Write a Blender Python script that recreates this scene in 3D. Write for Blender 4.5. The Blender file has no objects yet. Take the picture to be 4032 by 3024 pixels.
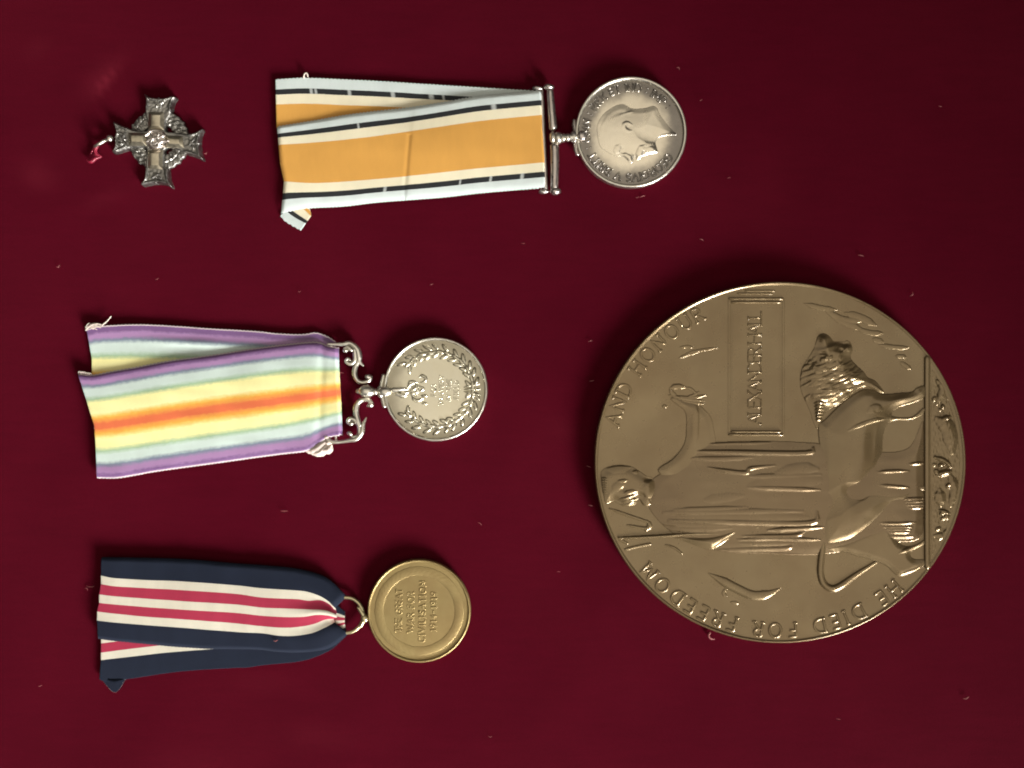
import bpy, math, random
import numpy as np
random.seed(7)
rng = np.random.default_rng(11)
scene = bpy.context.scene
C = scene.collection

# ---------------------------------------------------------------- scale
S = 0.12 / 1465.0        # metres per photo pixel (the plaque is 120 mm across)
D = 4000.0               # camera height in photo pixels

# ---------------------------------------------------------------- camera
cam_d = bpy.data.cameras.new('camera')
cam_d.sensor_width = 36.0
cam_d.lens = 36.0 * D / 4032.0
cam_d.clip_start = 0.005
cam_d.clip_end = 50.0
cam = bpy.data.objects.new('camera', cam_d)
cam.location = (0, 0, D * S)
C.objects.link(cam)
scene.camera = cam

# ---------------------------------------------------------------- world and lamps
world = bpy.data.worlds.new('World')
scene.world = world
world.use_nodes = True
wb = world.node_tree.nodes['Background']
wb.inputs[0].default_value = (0.86, 0.80, 0.74, 1)
wb.inputs[1].default_value = 0.06
scene.view_settings.view_transform = 'Standard'
scene.view_settings.look = 'None'
scene.view_settings.exposure = 0.0
scene.view_settings.gamma = 1.0
scene.cycles.filter_width = 1.9      # the photograph is slightly soft


def area_lamp(name, loc, target, sx, sy, power, color, spread=180.0):
    l = bpy.data.lights.new(name, 'AREA')
    l.shape = 'RECTANGLE'
    l.size = sx
    l.size_y = sy
    l.energy = power
    l.color = color
    l.spread = math.radians(spread)
    o = bpy.data.objects.new(name, l)
    C.objects.link(o)
    o.location = loc
    d = np.array(target) - np.array(loc)
    import mathutils
    o.rotation_euler = mathutils.Vector(d).to_track_quat('-Z', 'Y').to_euler()
    return o


def polar(az, el, r):
    a, e = math.radians(az), math.radians(el)
    return (r * math.cos(e) * math.cos(a), r * math.cos(e) * math.sin(a), r * math.sin(e))


# the window: below the picture and a little to the right
area_lamp('window_light', polar(-64, 22, 1.15), (-0.25, -0.02, 0), 0.66, 0.5, 3.6, (1.0, 0.985, 0.95), 30.5)
# the pale ceiling above
area_lamp('ceiling_light', (0.0, -0.1, 1.5), (0, 0, 0), 2.1, 2.1, 11.8, (1.0, 0.90, 0.74))

# ---------------------------------------------------------------- materials


def new_mat(name):
    m = bpy.data.materials.new(name)
    m.use_nodes = True
    nt = m.node_tree
    return m, nt, nt.nodes['Principled BSDF']


def node(nt, typ, **kw):
    n = nt.nodes.new(typ)
    for k, v in kw.items():
        setattr(n, k, v)
    return n


def math_node(nt, op, a=None, b=None, c=None):
    n = nt.nodes.new('ShaderNodeMath')
    n.operation = op
    for i, v in enumerate((a, b, c)):
        if v is None:
            continue
        if isinstance(v, (int, float)):
            n.inputs[i].default_value = v
        else:
            nt.links.new(v, n.inputs[i])
    return n.outputs[0]


def noise(nt, vec, scale, detail=3, rough=0.55):
    n = nt.nodes.new('ShaderNodeTexNoise')
    n.inputs['Scale'].default_value = scale
    n.inputs['Detail'].default_value = detail
    n.inputs['Roughness'].default_value = rough
    if vec is not None:
        nt.links.new(vec, n.inputs['Vector'])
    return n.outputs['Fac']


def ramp(nt, fac, stops, interp='LINEAR'):
    r = nt.nodes.new('ShaderNodeValToRGB')
    r.color_ramp.interpolation = interp
    els = r.color_ramp.elements
    while len(els) > 1:
        els.remove(els[-1])
    els[0].position = stops[0][0]
    els[0].color = tuple(stops[0][1]) + (1,)
    for p, c in stops[1:]:
        e = els.new(p)
        e.color = tuple(c) + (1,)
    nt.links.new(fac, r.inputs[0])
    return r.outputs[0]


def mix(nt, fac, a, b, blend='MIX'):
    n = nt.nodes.new('ShaderNodeMix')
    n.data_type = 'RGBA'
    n.blend_type = blend
    for sock, v in ((n.inputs[0], fac), (n.inputs[6], a), (n.inputs[7], b)):
        if isinstance(v, (int, float)):
            sock.default_value = v
        elif isinstance(v, tuple):
            sock.default_value = v + (1,) if len(v) == 3 else v
        else:
            nt.links.new(v, sock)
    return n.outputs[2]


def bump(nt, h, strength, dist):
    b = nt.nodes.new('ShaderNodeBump')
    b.inputs['Strength'].default_value = strength
    b.inputs['Distance'].default_value = dist
    nt.links.new(h, b.inputs['Height'])
    return b.outputs[0]


def metal(name, base, dark, rough=(0.3, 0.45), tone=None, scale=120.0, patch=0.6, bumps=0.25, bscale=1500.0, metallic=1.0, coat=0.0):
    """worn metal: two tones of patina, uneven gloss, fine relief;
    tone=(radius0, radius1, colour): tarnish growing towards a coin's rim"""
    m, nt, p = new_mat(name)
    tc = node(nt, 'ShaderNodeTexCoord').outputs['Object']
    n1 = noise(nt, tc, scale, 5, 0.6)
    f = ramp(nt, n1, [(0.35, (0, 0, 0)), (0.68, (1, 1, 1))])
    f = math_node(nt, 'MULTIPLY', f, patch)
    col = mix(nt, f, base, dark)
    stain = noise(nt, tc, scale * 0.3, 4, 0.6)
    sv = math_node(nt, 'ADD', 0.74, math_node(nt, 'MULTIPLY', stain, 0.52))
    cb = node(nt, 'ShaderNodeCombineXYZ')
    for i in range(3):
        nt.links.new(sv, cb.inputs[i])
    col = mix(nt, 1.0, col, cb.outputs[0], 'MULTIPLY')
    if tone:
        sep = node(nt, 'ShaderNodeSeparateXYZ')
        nt.links.new(tc, sep.inputs[0])
        r2 = math_node(nt, 'ADD', math_node(nt, 'MULTIPLY', sep.outputs[0], sep.outputs[0]),
                       math_node(nt, 'MULTIPLY', sep.outputs[1], sep.outputs[1]))
        r = math_node(nt, 'SQRT', r2)
        r = math_node(nt, 'ADD', r, math_node(nt, 'MULTIPLY', math_node(nt, 'SUBTRACT', noise(nt, tc, 250, 3), 0.5), 0.004))
        mr = node(nt, 'ShaderNodeMapRange', interpolation_type='SMOOTHSTEP')
        nt.links.new(r, mr.inputs[0])
        mr.inputs[1].default_value = tone[0] * S
        mr.inputs[2].default_value = tone[1] * S
        col = mix(nt, mr.outputs[0], col, tone[2])
    nt.links.new(col, p.inputs['Base Color'])
    p.inputs['Metallic'].default_value = metallic
    p.inputs['Coat Weight'].default_value = coat
    p.inputs['Coat Roughness'].default_value = 0.11
    n2 = noise(nt, tc, scale * 3, 4)
    mr = node(nt, 'ShaderNodeMapRange')
    nt.links.new(n2, mr.inputs[0])
    mr.inputs[1].default_value = 0.3
    mr.inputs[2].default_value = 0.7
    mr.inputs[3].default_value = rough[0]
    mr.inputs[4].default_value = rough[1]
    nt.links.new(mr.outputs[0], p.inputs['Roughness'])
    h = math_node(nt, 'ADD', noise(nt, tc, bscale, 3), math_node(nt, 'MULTIPLY', noise(nt, tc, bscale * 0.2, 2), 1.5))
    nt.links.new(bump(nt, h, bumps, 0.00008), p.inputs['Normal'])
    return m


def cloth(name, stops, interp='CONSTANT', wob=0.0, rib=26.0, rough=0.6, gapcol=None, blotch=0.12, sheen=0.15,
          ribamp=0.16, spec=0.3, ribbump=0.5, edge=None):
    """woven ribbon: stripes across the width (UV v), ribs along the length (UV u, 1 unit = 100 photo px)"""
    m, nt, p = new_mat(name)
    uv = node(nt, 'ShaderNodeTexCoord').outputs['UV']
    sep = node(nt, 'ShaderNodeSeparateXYZ')
    nt.links.new(uv, sep.inputs[0])
    u, v = sep.outputs[0], sep.outputs[1]
    # thread wander of the stripe edges
    mp = node(nt, 'ShaderNodeMapping')
    mp.inputs['Scale'].default_value = (1.0, 5.0, 1.0)
    nt.links.new(uv, mp.inputs[0])
    w = math_node(nt, 'SUBTRACT', noise(nt, mp.outputs[0], 6.0, 3), 0.5)
    w2 = math_node(nt, 'SUBTRACT', noise(nt, uv, 40.0, 1), 0.5)
    vv = math_node(nt, 'ADD', v, math_node(nt, 'MULTIPLY', w, wob))
    vv = math_node(nt, 'ADD', vv, math_node(nt, 'MULTIPLY', w2, 0.005))
    if wob > 0.01:
        mp2 = node(nt, 'ShaderNodeMapping')
        mp2.inputs['Scale'].default_value = (0.5, 25.0, 1.0)
        nt.links.new(uv, mp2.inputs[0])
        vv = math_node(nt, 'ADD', vv, math_node(nt, 'MULTIPLY', math_node(nt, 'SUBTRACT', noise(nt, mp2.outputs[0], 3.0, 3), 0.5), wob * 0.8))
    col = ramp(nt, vv, stops, interp)
    if edge:
        e = math_node(nt, 'LESS_THAN', math_node(nt, 'MINIMUM', v, math_node(nt, 'SUBTRACT', 1.0, v)), 0.012)
        col = mix(nt, e, col, edge)
    if gapcol:
        at = node(nt, 'ShaderNodeAttribute', attribute_name='worn')
        col = mix(nt, at.outputs['Fac'], col, gapcol)
    # wear blotches
    nb = noise(nt, uv, 1.6, 4, 0.6)
    val = math_node(nt, 'ADD', 1.0 - blotch, math_node(nt, 'MULTIPLY', nb, 2 * blotch))
    # ribs
    s = math_node(nt, 'SINE', math_node(nt, 'MULTIPLY', u, rib * 2 * math.pi))
    fine = noise(nt, uv, 90.0, 2)
    val = math_node(nt, 'MULTIPLY', val, math_node(nt, 'ADD', 1.0 - ribamp / 2, math_node(nt, 'MULTIPLY', s, ribamp / 2)))
    val = math_node(nt, 'MULTIPLY', val, math_node(nt, 'ADD', 0.88, math_node(nt, 'MULTIPLY', fine, 0.24)))
    comb = node(nt, 'ShaderNodeCombineXYZ')
    for i in range(3):
        nt.links.new(val, comb.inputs[i])
    col = mix(nt, 1.0, col, comb.outputs[0], 'MULTIPLY')
    nt.links.new(col, p.inputs['Base Color'])
    p.inputs['Roughness'].default_value = rough
    p.inputs['Specular IOR Level'].default_value = spec
    p.inputs['Sheen Weight'].default_value = sheen
    h = math_node(nt, 'ADD', math_node(nt, 'MULTIPLY', s, 0.5), math_node(nt, 'MULTIPLY', fine, 0.6))
    nt.links.new(bump(nt, h, ribbump, 0.00006), p.inputs['Normal'])
    return m


def velvet():
    m, nt, p = new_mat('maroon_velvet')
    tc = node(nt, 'ShaderNodeTexCoord').outputs['Object']
    big = noise(nt, tc, 14.0, 3)
    mid = noise(nt, tc, 70.0, 4)
    fine = noise(nt, tc, 1900.0, 2, 0.6)
    fine2 = noise(nt, tc, 5200.0, 1)
    mp = node(nt, 'ShaderNodeMapping')
    mp.inputs['Rotation'].default_value = (0, 0, 0.5)
    mp.inputs['Scale'].default_value = (0.18, 1.0, 1.0)
    nt.links.new(tc, mp.inputs[0])
    nap = noise(nt, mp.outputs[0], 420.0, 4, 0.65)
    col = ramp(nt, big, [(0.3, (0.0595, 0.0015, 0.0074)), (0.7, (0.066, 0.0023, 0.0083))])
    val = math_node(nt, 'ADD', 0.56, math_node(nt, 'MULTIPLY', mid, 0.18))
    val = math_node(nt, 'ADD', val, math_node(nt, 'MULTIPLY', nap, 0.30))
    val = math_node(nt, 'ADD', val, math_node(nt, 'MULTIPLY', fine, 0.30))
    val = math_node(nt, 'ADD', val, math_node(nt, 'MULTIPLY', fine2, 0.12))
    comb = node(nt, 'ShaderNodeCombineXYZ')
    for i in range(3):
        nt.links.new(val, comb.inputs[i])
    col = mix(nt, 1.0, col, comb.outputs[0], 'MULTIPLY')
    at = node(nt, 'ShaderNodeAttribute', attribute_name='worn')
    col = mix(nt, at.outputs['Fac'], col, (0.15, 0.012, 0.024))
    nt.links.new(col, p.inputs['Base Color'])
    p.inputs['Roughness'].default_value = 0.95
    p.inputs['Specular IOR Level'].default_value = 0.03
    p.inputs['Sheen Weight'].default_value = 0.035
    p.inputs['Sheen Tint'].default_value = (0.7, 0.25, 0.3, 1)
    p.inputs['Sheen Roughness'].default_value = 0.4
    h = math_node(nt, 'ADD', fine, math_node(nt, 'MULTIPLY', mid, 1.0))
    nt.links.new(bump(nt, h, 0.35, 0.0003), p.inputs['Normal'])
    return m


def plain(name, col, rough=0.7, spec=0.3):
    m, nt, p = new_mat(name)
    tc = node(nt, 'ShaderNodeTexCoord').outputs['Object']
    n = noise(nt, tc, 600.0, 3)
    c = mix(nt, n, tuple(x * 0.7 for x in col), tuple(min(1, x * 1.25) for x in col))
    nt.links.new(c, p.inputs['Base Color'])
    p.inputs['Roughness'].default_value = rough
    p.inputs['Specular IOR Level'].default_value = spec
    return m


M = {}
M['velvet'] = velvet()
M['bronze'] = metal('brown_bronze', (0.200, 0.142, 0.070), (0.158, 0.104, 0.047), (0.25, 0.33), scale=60, patch=0.8, bumps=0.10, bscale=500, metallic=0.62, coat=0.5)
M['bronze_dark'] = metal('dark_bronze', (0.176, 0.120, 0.059), (0.145, 0.093, 0.044), (0.25, 0.33), scale=60, patch=0.8, bumps=0.10, bscale=500, metallic=0.62, coat=0.5)
M['silver'] = metal('toned_silver', (0.86, 0.79, 0.65), (0.76, 0.68, 0.54), (0.24, 0.36), tone=(122, 180, (0.25, 0.228, 0.205)), scale=110, bumps=0.15)
M['silver_pale'] = metal('pale_silver', (0.76, 0.72, 0.58), (0.66, 0.61, 0.46), (0.26, 0.40), tone=(112, 188, (0.40, 0.365, 0.28)), scale=110, bumps=0.2)
M['silver_rim'] = metal('bright_silver', (0.80, 0.77, 0.68), (0.62, 0.57, 0.48), (0.28, 0.40), scale=200, bumps=0.15)
M['silver_grey'] = metal('grey_silver', (0.62, 0.57, 0.53), (0.42, 0.36, 0.33), (0.25, 0.40), scale=250, bumps=0.25)
M['gold'] = metal('dull_gilt_bronze', (0.35, 0.265, 0.115), (0.29, 0.205, 0.088), (0.44, 0.56), scale=130, patch=0.9, bumps=0.35, bscale=600, metallic=0.8, coat=0.1)
M['gold_ring'] = metal('pale_gilt', (0.62, 0.55, 0.34), (0.45, 0.38, 0.22), (0.3, 0.42), scale=260)
M['cross_dark'] = metal('tarnished_silver', (0.40, 0.39, 0.36), (0.16, 0.15, 0.14), (0.30, 0.5), scale=260, patch=0.9, bumps=0.7, bscale=700)
M['cross_bar'] = metal('rubbed_silver', (0.60, 0.545, 0.42), (0.42, 0.37, 0.28), (0.3, 0.42), scale=330, patch=0.8)

# ribbon stripes
W_, K_, CR, OR = (0.62, 0.69, 0.67), (0.011, 0.013, 0.015), (0.80, 0.73, 0.53), (0.66, 0.33, 0.066)
M['orange_ribbon'] = cloth('orange_striped_ribbon', [(0, W_), (0.108, K_), (0.162, CR), (0.262, OR), (0.745, CR), (0.838, K_), (0.892, W_)],
                           rib=21, gapcol=(0.55, 0.58, 0.56), blotch=0.10, rough=0.55)
PD, PL, SL, MI, GR, YE, GO, RE = ((0.15, 0.07, 0.19), (0.35, 0.195, 0.38), (0.16, 0.20, 0.27), (0.54, 0.64, 0.59),
                                   (0.32, 0.47, 0.29), (0.86, 0.80, 0.36), (0.78, 0.38, 0.05), (0.69, 0.14, 0.047))
M['rainbow_ribbon'] = cloth('rainbow_ribbon', [(0.0, PD), (0.045, PD), (0.07, PL), (0.095, PL), (0.122, SL), (0.155, MI), (0.215, MI),
                            (0.255, GR), (0.29, YE), (0.385, (0.88, 0.82, 0.40)), (0.415, (0.82, 0.55, 0.14)), (0.435, GO), (0.465, (0.74, 0.25, 0.05)), (0.485, RE), (0.53, RE),
                            (0.545, (0.74, 0.25, 0.05)), (0.575, GO), (0.60, (0.82, 0.55, 0.14)), (0.63, YE), (0.70, YE), (0.742, GR), (0.775, MI), (0.835, MI), (0.87, SL),
                            (0.905, PL), (0.94, PL), (0.965, PD), (1.0, PD)], interp='LINEAR', wob=0.03, rib=21, rough=0.42, spec=0.5,
                            blotch=0.10, edge=(0.55, 0.45, 0.47))
NV, WH, CM = (0.0095, 0.0135, 0.027), (0.60, 0.56, 0.46), (0.34, 0.028, 0.062)
M['navy_ribbon'] = cloth('navy_striped_ribbon', [(0, NV), (0.22, WH), (0.323, CM), (0.452, WH), (0.558, CM), (0.665, WH), (0.768, NV)],
                         rib=30, blotch=0.16, rough=0.8, ribamp=0.08, spec=0.12, sheen=0.04)
M['thread'] = plain('pale_thread', (0.62, 0.52, 0.46))
M['red_thread'] = plain('red_thread', (0.20, 0.012, 0.03), 0.4)
M['lint'] = plain('lint', (0.30, 0.10, 0.10))

# ---------------------------------------------------------------- mesh helpers
THING = {}


def px(x, y, z=0.0, zref=0.0):
    """photo pixel (at height zref) and height z, both in photo pixels -> metres"""
    k = (D - zref) / D
    return ((x - 2016.0) * k * S, -(y - 1512.0) * k * S, z * S)


def thing(name, label, cat, x, y, zref):
    o = bpy.data.objects.new(name, None)
    o.empty_display_size = 0.01
    C.objects.link(o)
    o.location = px(x, y, 0, zref)
    o['label'] = label
    o['category'] = cat
    THING[o.name] = (np.array(px(x, y, 0, zref)), zref)
    return o


def base_of(o):
    while o.parent is not None:
        o = o.parent
    return THING.get(o.name, (np.zeros(3), 0.0))


def link_mesh(name, V, F, mat, parent, smooth=True, uv=None, attr=None, sharp=None):
    """V: (n,3) photo px coords (x, y, z); F: (m,4) int quads (or list of mixed faces)"""
    org, zref = base_of(parent) if parent is not None else (np.zeros(3), 0.0)
    V = np.asarray(V, float)
    k = (D - zref) / D
    P = np.empty_like(V)
    P[:, 0] = (V[:, 0] - 2016.0) * k * S - org[0]
    P[:, 1] = -(V[:, 1] - 1512.0) * k * S - org[1]
    P[:, 2] = V[:, 2] * S - org[2]
    me = bpy.data.meshes.new(name)
    if isinstance(F, np.ndarray):
        n, q = F.shape
        me.vertices.add(len(P))
        me.vertices.foreach_set('co', P.astype(np.float32).ravel())
        me.loops.add(n * q)
        me.loops.foreach_set('vertex_index', F.astype(np.int32).ravel())
        me.polygons.add(n)
        me.polygons.foreach_set('loop_start', np.arange(0, n * q, q, dtype=np.int32))
        try:
            me.polygons.foreach_set('loop_total', np.full(n, q, dtype=np.int32))
        except Exception:
            pass
        if uv is not None:
            l = me.uv_layers.new(name='UVMap')
            l.data.foreach_set('uv', uv[F.ravel()].astype(np.float32).ravel())
        me.update(calc_edges=True)
    else:
        me.from_pydata(P.tolist(), [], [tuple(int(i) for i in f) for f in F])
        if uv is not None:
            l = me.uv_layers.new(name='UVMap')
            idx = np.empty(len(me.loops), dtype=np.int32)
            me.loops.foreach_get('vertex_index', idx)
            l.data.foreach_set('uv', uv[idx].astype(np.float32).ravel())
        me.update()
    if attr is not None:
        a = me.attributes.new('worn', 'FLOAT', 'POINT')
        a.data.foreach_set('value', attr.astype(np.float32))
    if smooth:
        me.polygons.foreach_set('use_smooth', np.ones(len(me.polygons), dtype=bool))
    me.materials.append(mat)
    o = bpy.data.objects.new(name, me)
    C.objects.link(o)
    if parent is not None:
        o.parent = parent
    return o


class MB:
    """collects shapes (photo px coords) into one mesh"""

    def __init__(self):
        self.v, self.f, self.n = [], [], 0

    def add(self, V, F):
        V = np.asarray(V, float)
        self.v.append(V)
        self.f += [tuple(int(i) + self.n for i in f) for f in F]
        self.n += len(V)

    def tube(self, pts, rad, seg=10, flat=1.0, samples=6, smooth=True):
        P = spl3(pts, samples) if smooth and len(pts) > 2 else np.asarray(pts, float)
        n = len(P)
        rad = np.atleast_1d(np.asarray(rad, float))
        R = np.interp(np.linspace(0, 1, n), np.linspace(0, 1, len(rad)), rad) if len(rad) > 1 else np.full(n, rad[0])
        T = np.gradient(P, axis=0)
        T /= np.linalg.norm(T, axis=1)[:, None] + 1e-9
        # rounded ends
        P = np.vstack([P[0] - T[0] * R[0] * 0.6, P, P[-1] + T[-1] * R[-1] * 0.6])
        T = np.vstack([T[0], T, T[-1]])
        R = np.concatenate([[R[0] * 0.45], R, [R[-1] * 0.45]])
        n += 2
        up = np.array([0, 0, 1.0])
        rings = []
        for i in range(n):
            a = np.cross(T[i], up)
            if np.linalg.norm(a) < 1e-3:
                a = np.array([1.0, 0, 0])
            a /= np.linalg.norm(a)
            b = np.cross(a, T[i])
            t = np.linspace(0, 2 * np.pi, seg, endpoint=False)
            rings.append(P[i] + R[i] * (np.cos(t)[:, None] * a + flat * np.sin(t)[:, None] * b))
        V = np.vstack(rings + [P[:1], P[-1:]])
        F = []
        for i in range(n - 1):
            for j in range(seg):
                F.append((i * seg + j, i * seg + (j + 1) % seg, (i + 1) * seg + (j + 1) % seg, (i + 1) * seg + j))
        a0, a1 = n * seg, n * seg + 1
        for j in range(seg):
            F.append((a0, (j + 1) % seg, j))
            F.append((a1, (n - 1) * seg + j, (n - 1) * seg + (j + 1) % seg))
        self.add(V, F)

    def ball(self, c, r, rot=0.0, nu=16, nv=10):
        rx, ry, rz = (r, r, r) if np.isscalar(r) else r
        V, F = [], []
        for i in range(nv + 1):
            ph = np.pi * i / nv
            for j in range(nu):
                th = 2 * np.pi * j / nu
                V.append((np.sin(ph) * np.cos(th), np.sin(ph) * np.sin(th), np.cos(ph)))
        V = np.array(V) * (rx, ry, rz)
        cr, sr = math.cos(rot), math.sin(rot)
        V = np.column_stack([V[:, 0] * cr - V[:, 1] * sr, V[:, 0] * sr + V[:, 1] * cr, V[:, 2]]) + np.array(c)
        for i in range(nv):
            for j in range(nu):
                F.append((i * nu + j, i * nu + (j + 1) % nu, (i + 1) * nu + (j + 1) % nu, (i + 1) * nu + j))
        self.add(V, F)

    def lathe(self, cx, cy, prof, seg=160, ex=1.0, ey=1.0):
        prof = np.asarray(prof, float)
        t = np.linspace(0, 2 * np.pi, seg, endpoint=False)
        V = np.vstack([np.column_stack([cx + r * ex * np.cos(t), cy + r * ey * np.sin(t), np.full(seg, z)]) for r, z in prof])
        F = []
        for i in range(len(prof) - 1):
            for j in range(seg):
                F.append((i * seg + j, i * seg + (j + 1) % seg, (i + 1) * seg + (j + 1) % seg, (i + 1) * seg + j))
        self.add(V, F)

    def stroke(self, pts, zb, r, h):
        """a raised rounded stroke (half tube) on a surface; zb = height or function"""
        P = np.asarray(pts, float)
        T = np.gradient(P, axis=0)
        T /= np.linalg.norm(T, axis=1)[:, None] + 1e-9
        P = np.vstack([P[0] - T[0] * r * 0.8, P, P[-1] + T[-1] * r * 0.8])
        T = np.vstack([T[0], T, T[-1]])
        sc = np.ones(len(P))
        sc[0] = sc[-1] = 0.3
        N = np.column_stack([-T[:, 1], T[:, 0]])
        prof = [(-1.0, -0.25), (-0.93, 0.35), (-0.62, 0.85), (0, 1.0), (0.62, 0.85), (0.93, 0.35), (1.0, -0.25)]
        V = []
        for i in range(len(P)):
            for a, b in prof:
                q = P[i] + N[i] * a * r * sc[i]
                z = zb(q[0], q[1]) if callable(zb) else zb
                V.append((q[0], q[1], z + (b * h if b < 0 else b * h * (sc[i] if sc[i] < 1 else 1))))
        k = len(prof)
        F = []
        for i in range(len(P) - 1):
            for j in range(k - 1):
                F.append((i * k + j, i * k + j + 1, (i + 1) * k + j + 1, (i + 1) * k + j))
        self.add(np.array(V), F)

    def build(self, name, mat, parent, smooth=True):
        return link_mesh(name, np.vstack(self.v), self.f, mat, parent, smooth)


def spl(P, closed=False, n=6):
    """Catmull-Rom through 2D/3D points"""
    P = np.asarray(P, float)
    if closed:
        Q = np.vstack([P[-1], P, P[0], P[1]])
        m = len(P)
    else:
        Q = np.vstack([2 * P[0] - P[1], P, 2 * P[-1] - P[-2]])
        m = len(P) - 1
    out = []
    for i in range(m):
        a, b, c, d = Q[i], Q[i + 1], Q[i + 2], Q[i + 3]
        for t in np.linspace(0, 1, n, endpoint=False):
            out.append(0.5 * (2 * b + (c - a) * t + (2 * a - 5 * b + 4 * c - d) * t * t + (3 * b - a - 3 * c + d) * t ** 3))
    if not closed:
        out.append(P[-1])
    return np.array(out)


def spl3(P, n=6):
    return spl(P, False, n)


def dline(X, Y, P):
    """distance to a polyline and the place along it (0..1)"""
    best = np.full(X.shape, 1e9)
    tt = np.zeros(X.shape)
    m = len(P) - 1
    for i in range(m):
        ax, ay = P[i]
        bx, by = P[i + 1]
        dx, dy = bx - ax, by - ay
        L2 = dx * dx + dy * dy + 1e-9
        t = np.clip(((X - ax) * dx + (Y - ay) * dy) / L2, 0, 1)
        d = (X - ax - t * dx) ** 2 + (Y - ay - t * dy) ** 2
        w = d < best
        best = np.where(w, d, best)
        tt = np.where(w, (i + t) / m, tt)
    return np.sqrt(best), tt


def sdp(X, Y, P, smooth=5):
    """signed distance to a closed outline, positive inside"""
    P = spl(P, True, smooth) if smooth else np.asarray(P, float)
    Q = np.vstack([P, P[:1]])
    d, _ = dline(X, Y, Q)
    ins = np.zeros(X.shape, bool)
    for i in range(len(P)):
        ax, ay = Q[i]
        bx, by = Q[i + 1]
        c = ((ay > Y) != (by > Y)) & (X < (bx - ax) * (Y - ay) / (by - ay + 1e-12) + ax)
        ins ^= c
    return np.where(ins, d, -d)


def dome(d, w, h, k=0.22):
    t = np.clip(d / w, 0, 1)
    return np.where(d > 0, h * (k * np.sqrt(1 - (1 - t) ** 2) + (1 - k) * t * t * (3 - 2 * t)), -4.0)


def ridge(X, Y, P, r, h, taper=(0.4, 0.4), sm=5):
    P = spl(P, False, sm) if len(P) > 2 else np.asarray(P, float)
    d, t = dline(X, Y, P)
    k = np.clip(np.minimum(taper[0] + t * 4 * (1 - taper[0]), taper[1] + (1 - t) * 4 * (1 - taper[1])), 0, 1)
    rr = r * k
    e = np.clip(1 - (d / (rr * 1.15 + 1e-6)) ** 2, 0, 1)
    return h * k * e ** 0.85


def ell(X, Y, cx, cy, rx, ry, h, rot=0.0):
    c, s = math.cos(rot), math.sin(rot)
    u = ((X - cx) * c + (Y - cy) * s) / rx
    v = (-(X - cx) * s + (Y - cy) * c) / ry
    return h * np.sqrt(np.clip(1 - u * u - v * v, 0, 1))


def gau(X, Y, cx, cy, rx, ry, h, rot=0.0):
    c, s = math.cos(rot), math.sin(rot)
    u = ((X - cx) * c + (Y - cy) * s) / rx
    v = (-(X - cx) * s + (Y - cy) * c) / ry
    return h * np.exp(-(u * u + v * v))


def wobble(X, Y, wl, seed, n=7):
    r = np.random.default_rng(seed)
    H = np.zeros(X.shape)
    for _ in range(n):
        a = r.uniform(0, 2 * np.pi)
        f = 2 * np.pi / (wl * r.uniform(0.6, 1.7))
        H += np.sin((X * np.cos(a) + Y * np.sin(a)) * f + r.uniform(0, 6.28))
    return H / n


GAIN = 1.0


def relief(name, box, step, fn, zb, mat, parent):
    """a raised area as a height field over the photo plane; dips just under its ground where fn <= 0"""
    xs = np.arange(box[0], box[2] + step, step)
    ys = np.arange(box[1], box[3] + step, step)
    X, Y = np.meshgrid(xs, ys)
    H = fn(X, Y)
    on = H > 0
    keep = on[:-1, :-1] | on[1:, :-1] | on[:-1, 1:] | on[1:, 1:]
    Z = np.where(H > 0, H * GAIN, np.maximum(H, -3.0)) + (zb(X, Y) if callable(zb) else zb)
    ny, nx = X.shape
    I = np.arange(nx * ny).reshape(ny, nx)
    F = np.stack([I[:-1, :-1], I[1:, :-1], I[1:, 1:], I[:-1, 1:]], -1)[keep]
    used = np.unique(F)
    remap = np.full(nx * ny, -1)
    remap[used] = np.arange(len(used))
    V = np.column_stack([X.ravel(), Y.ravel(), Z.ravel()])[used]
    return link_mesh(name, V, remap[F], mat, parent)


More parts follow.
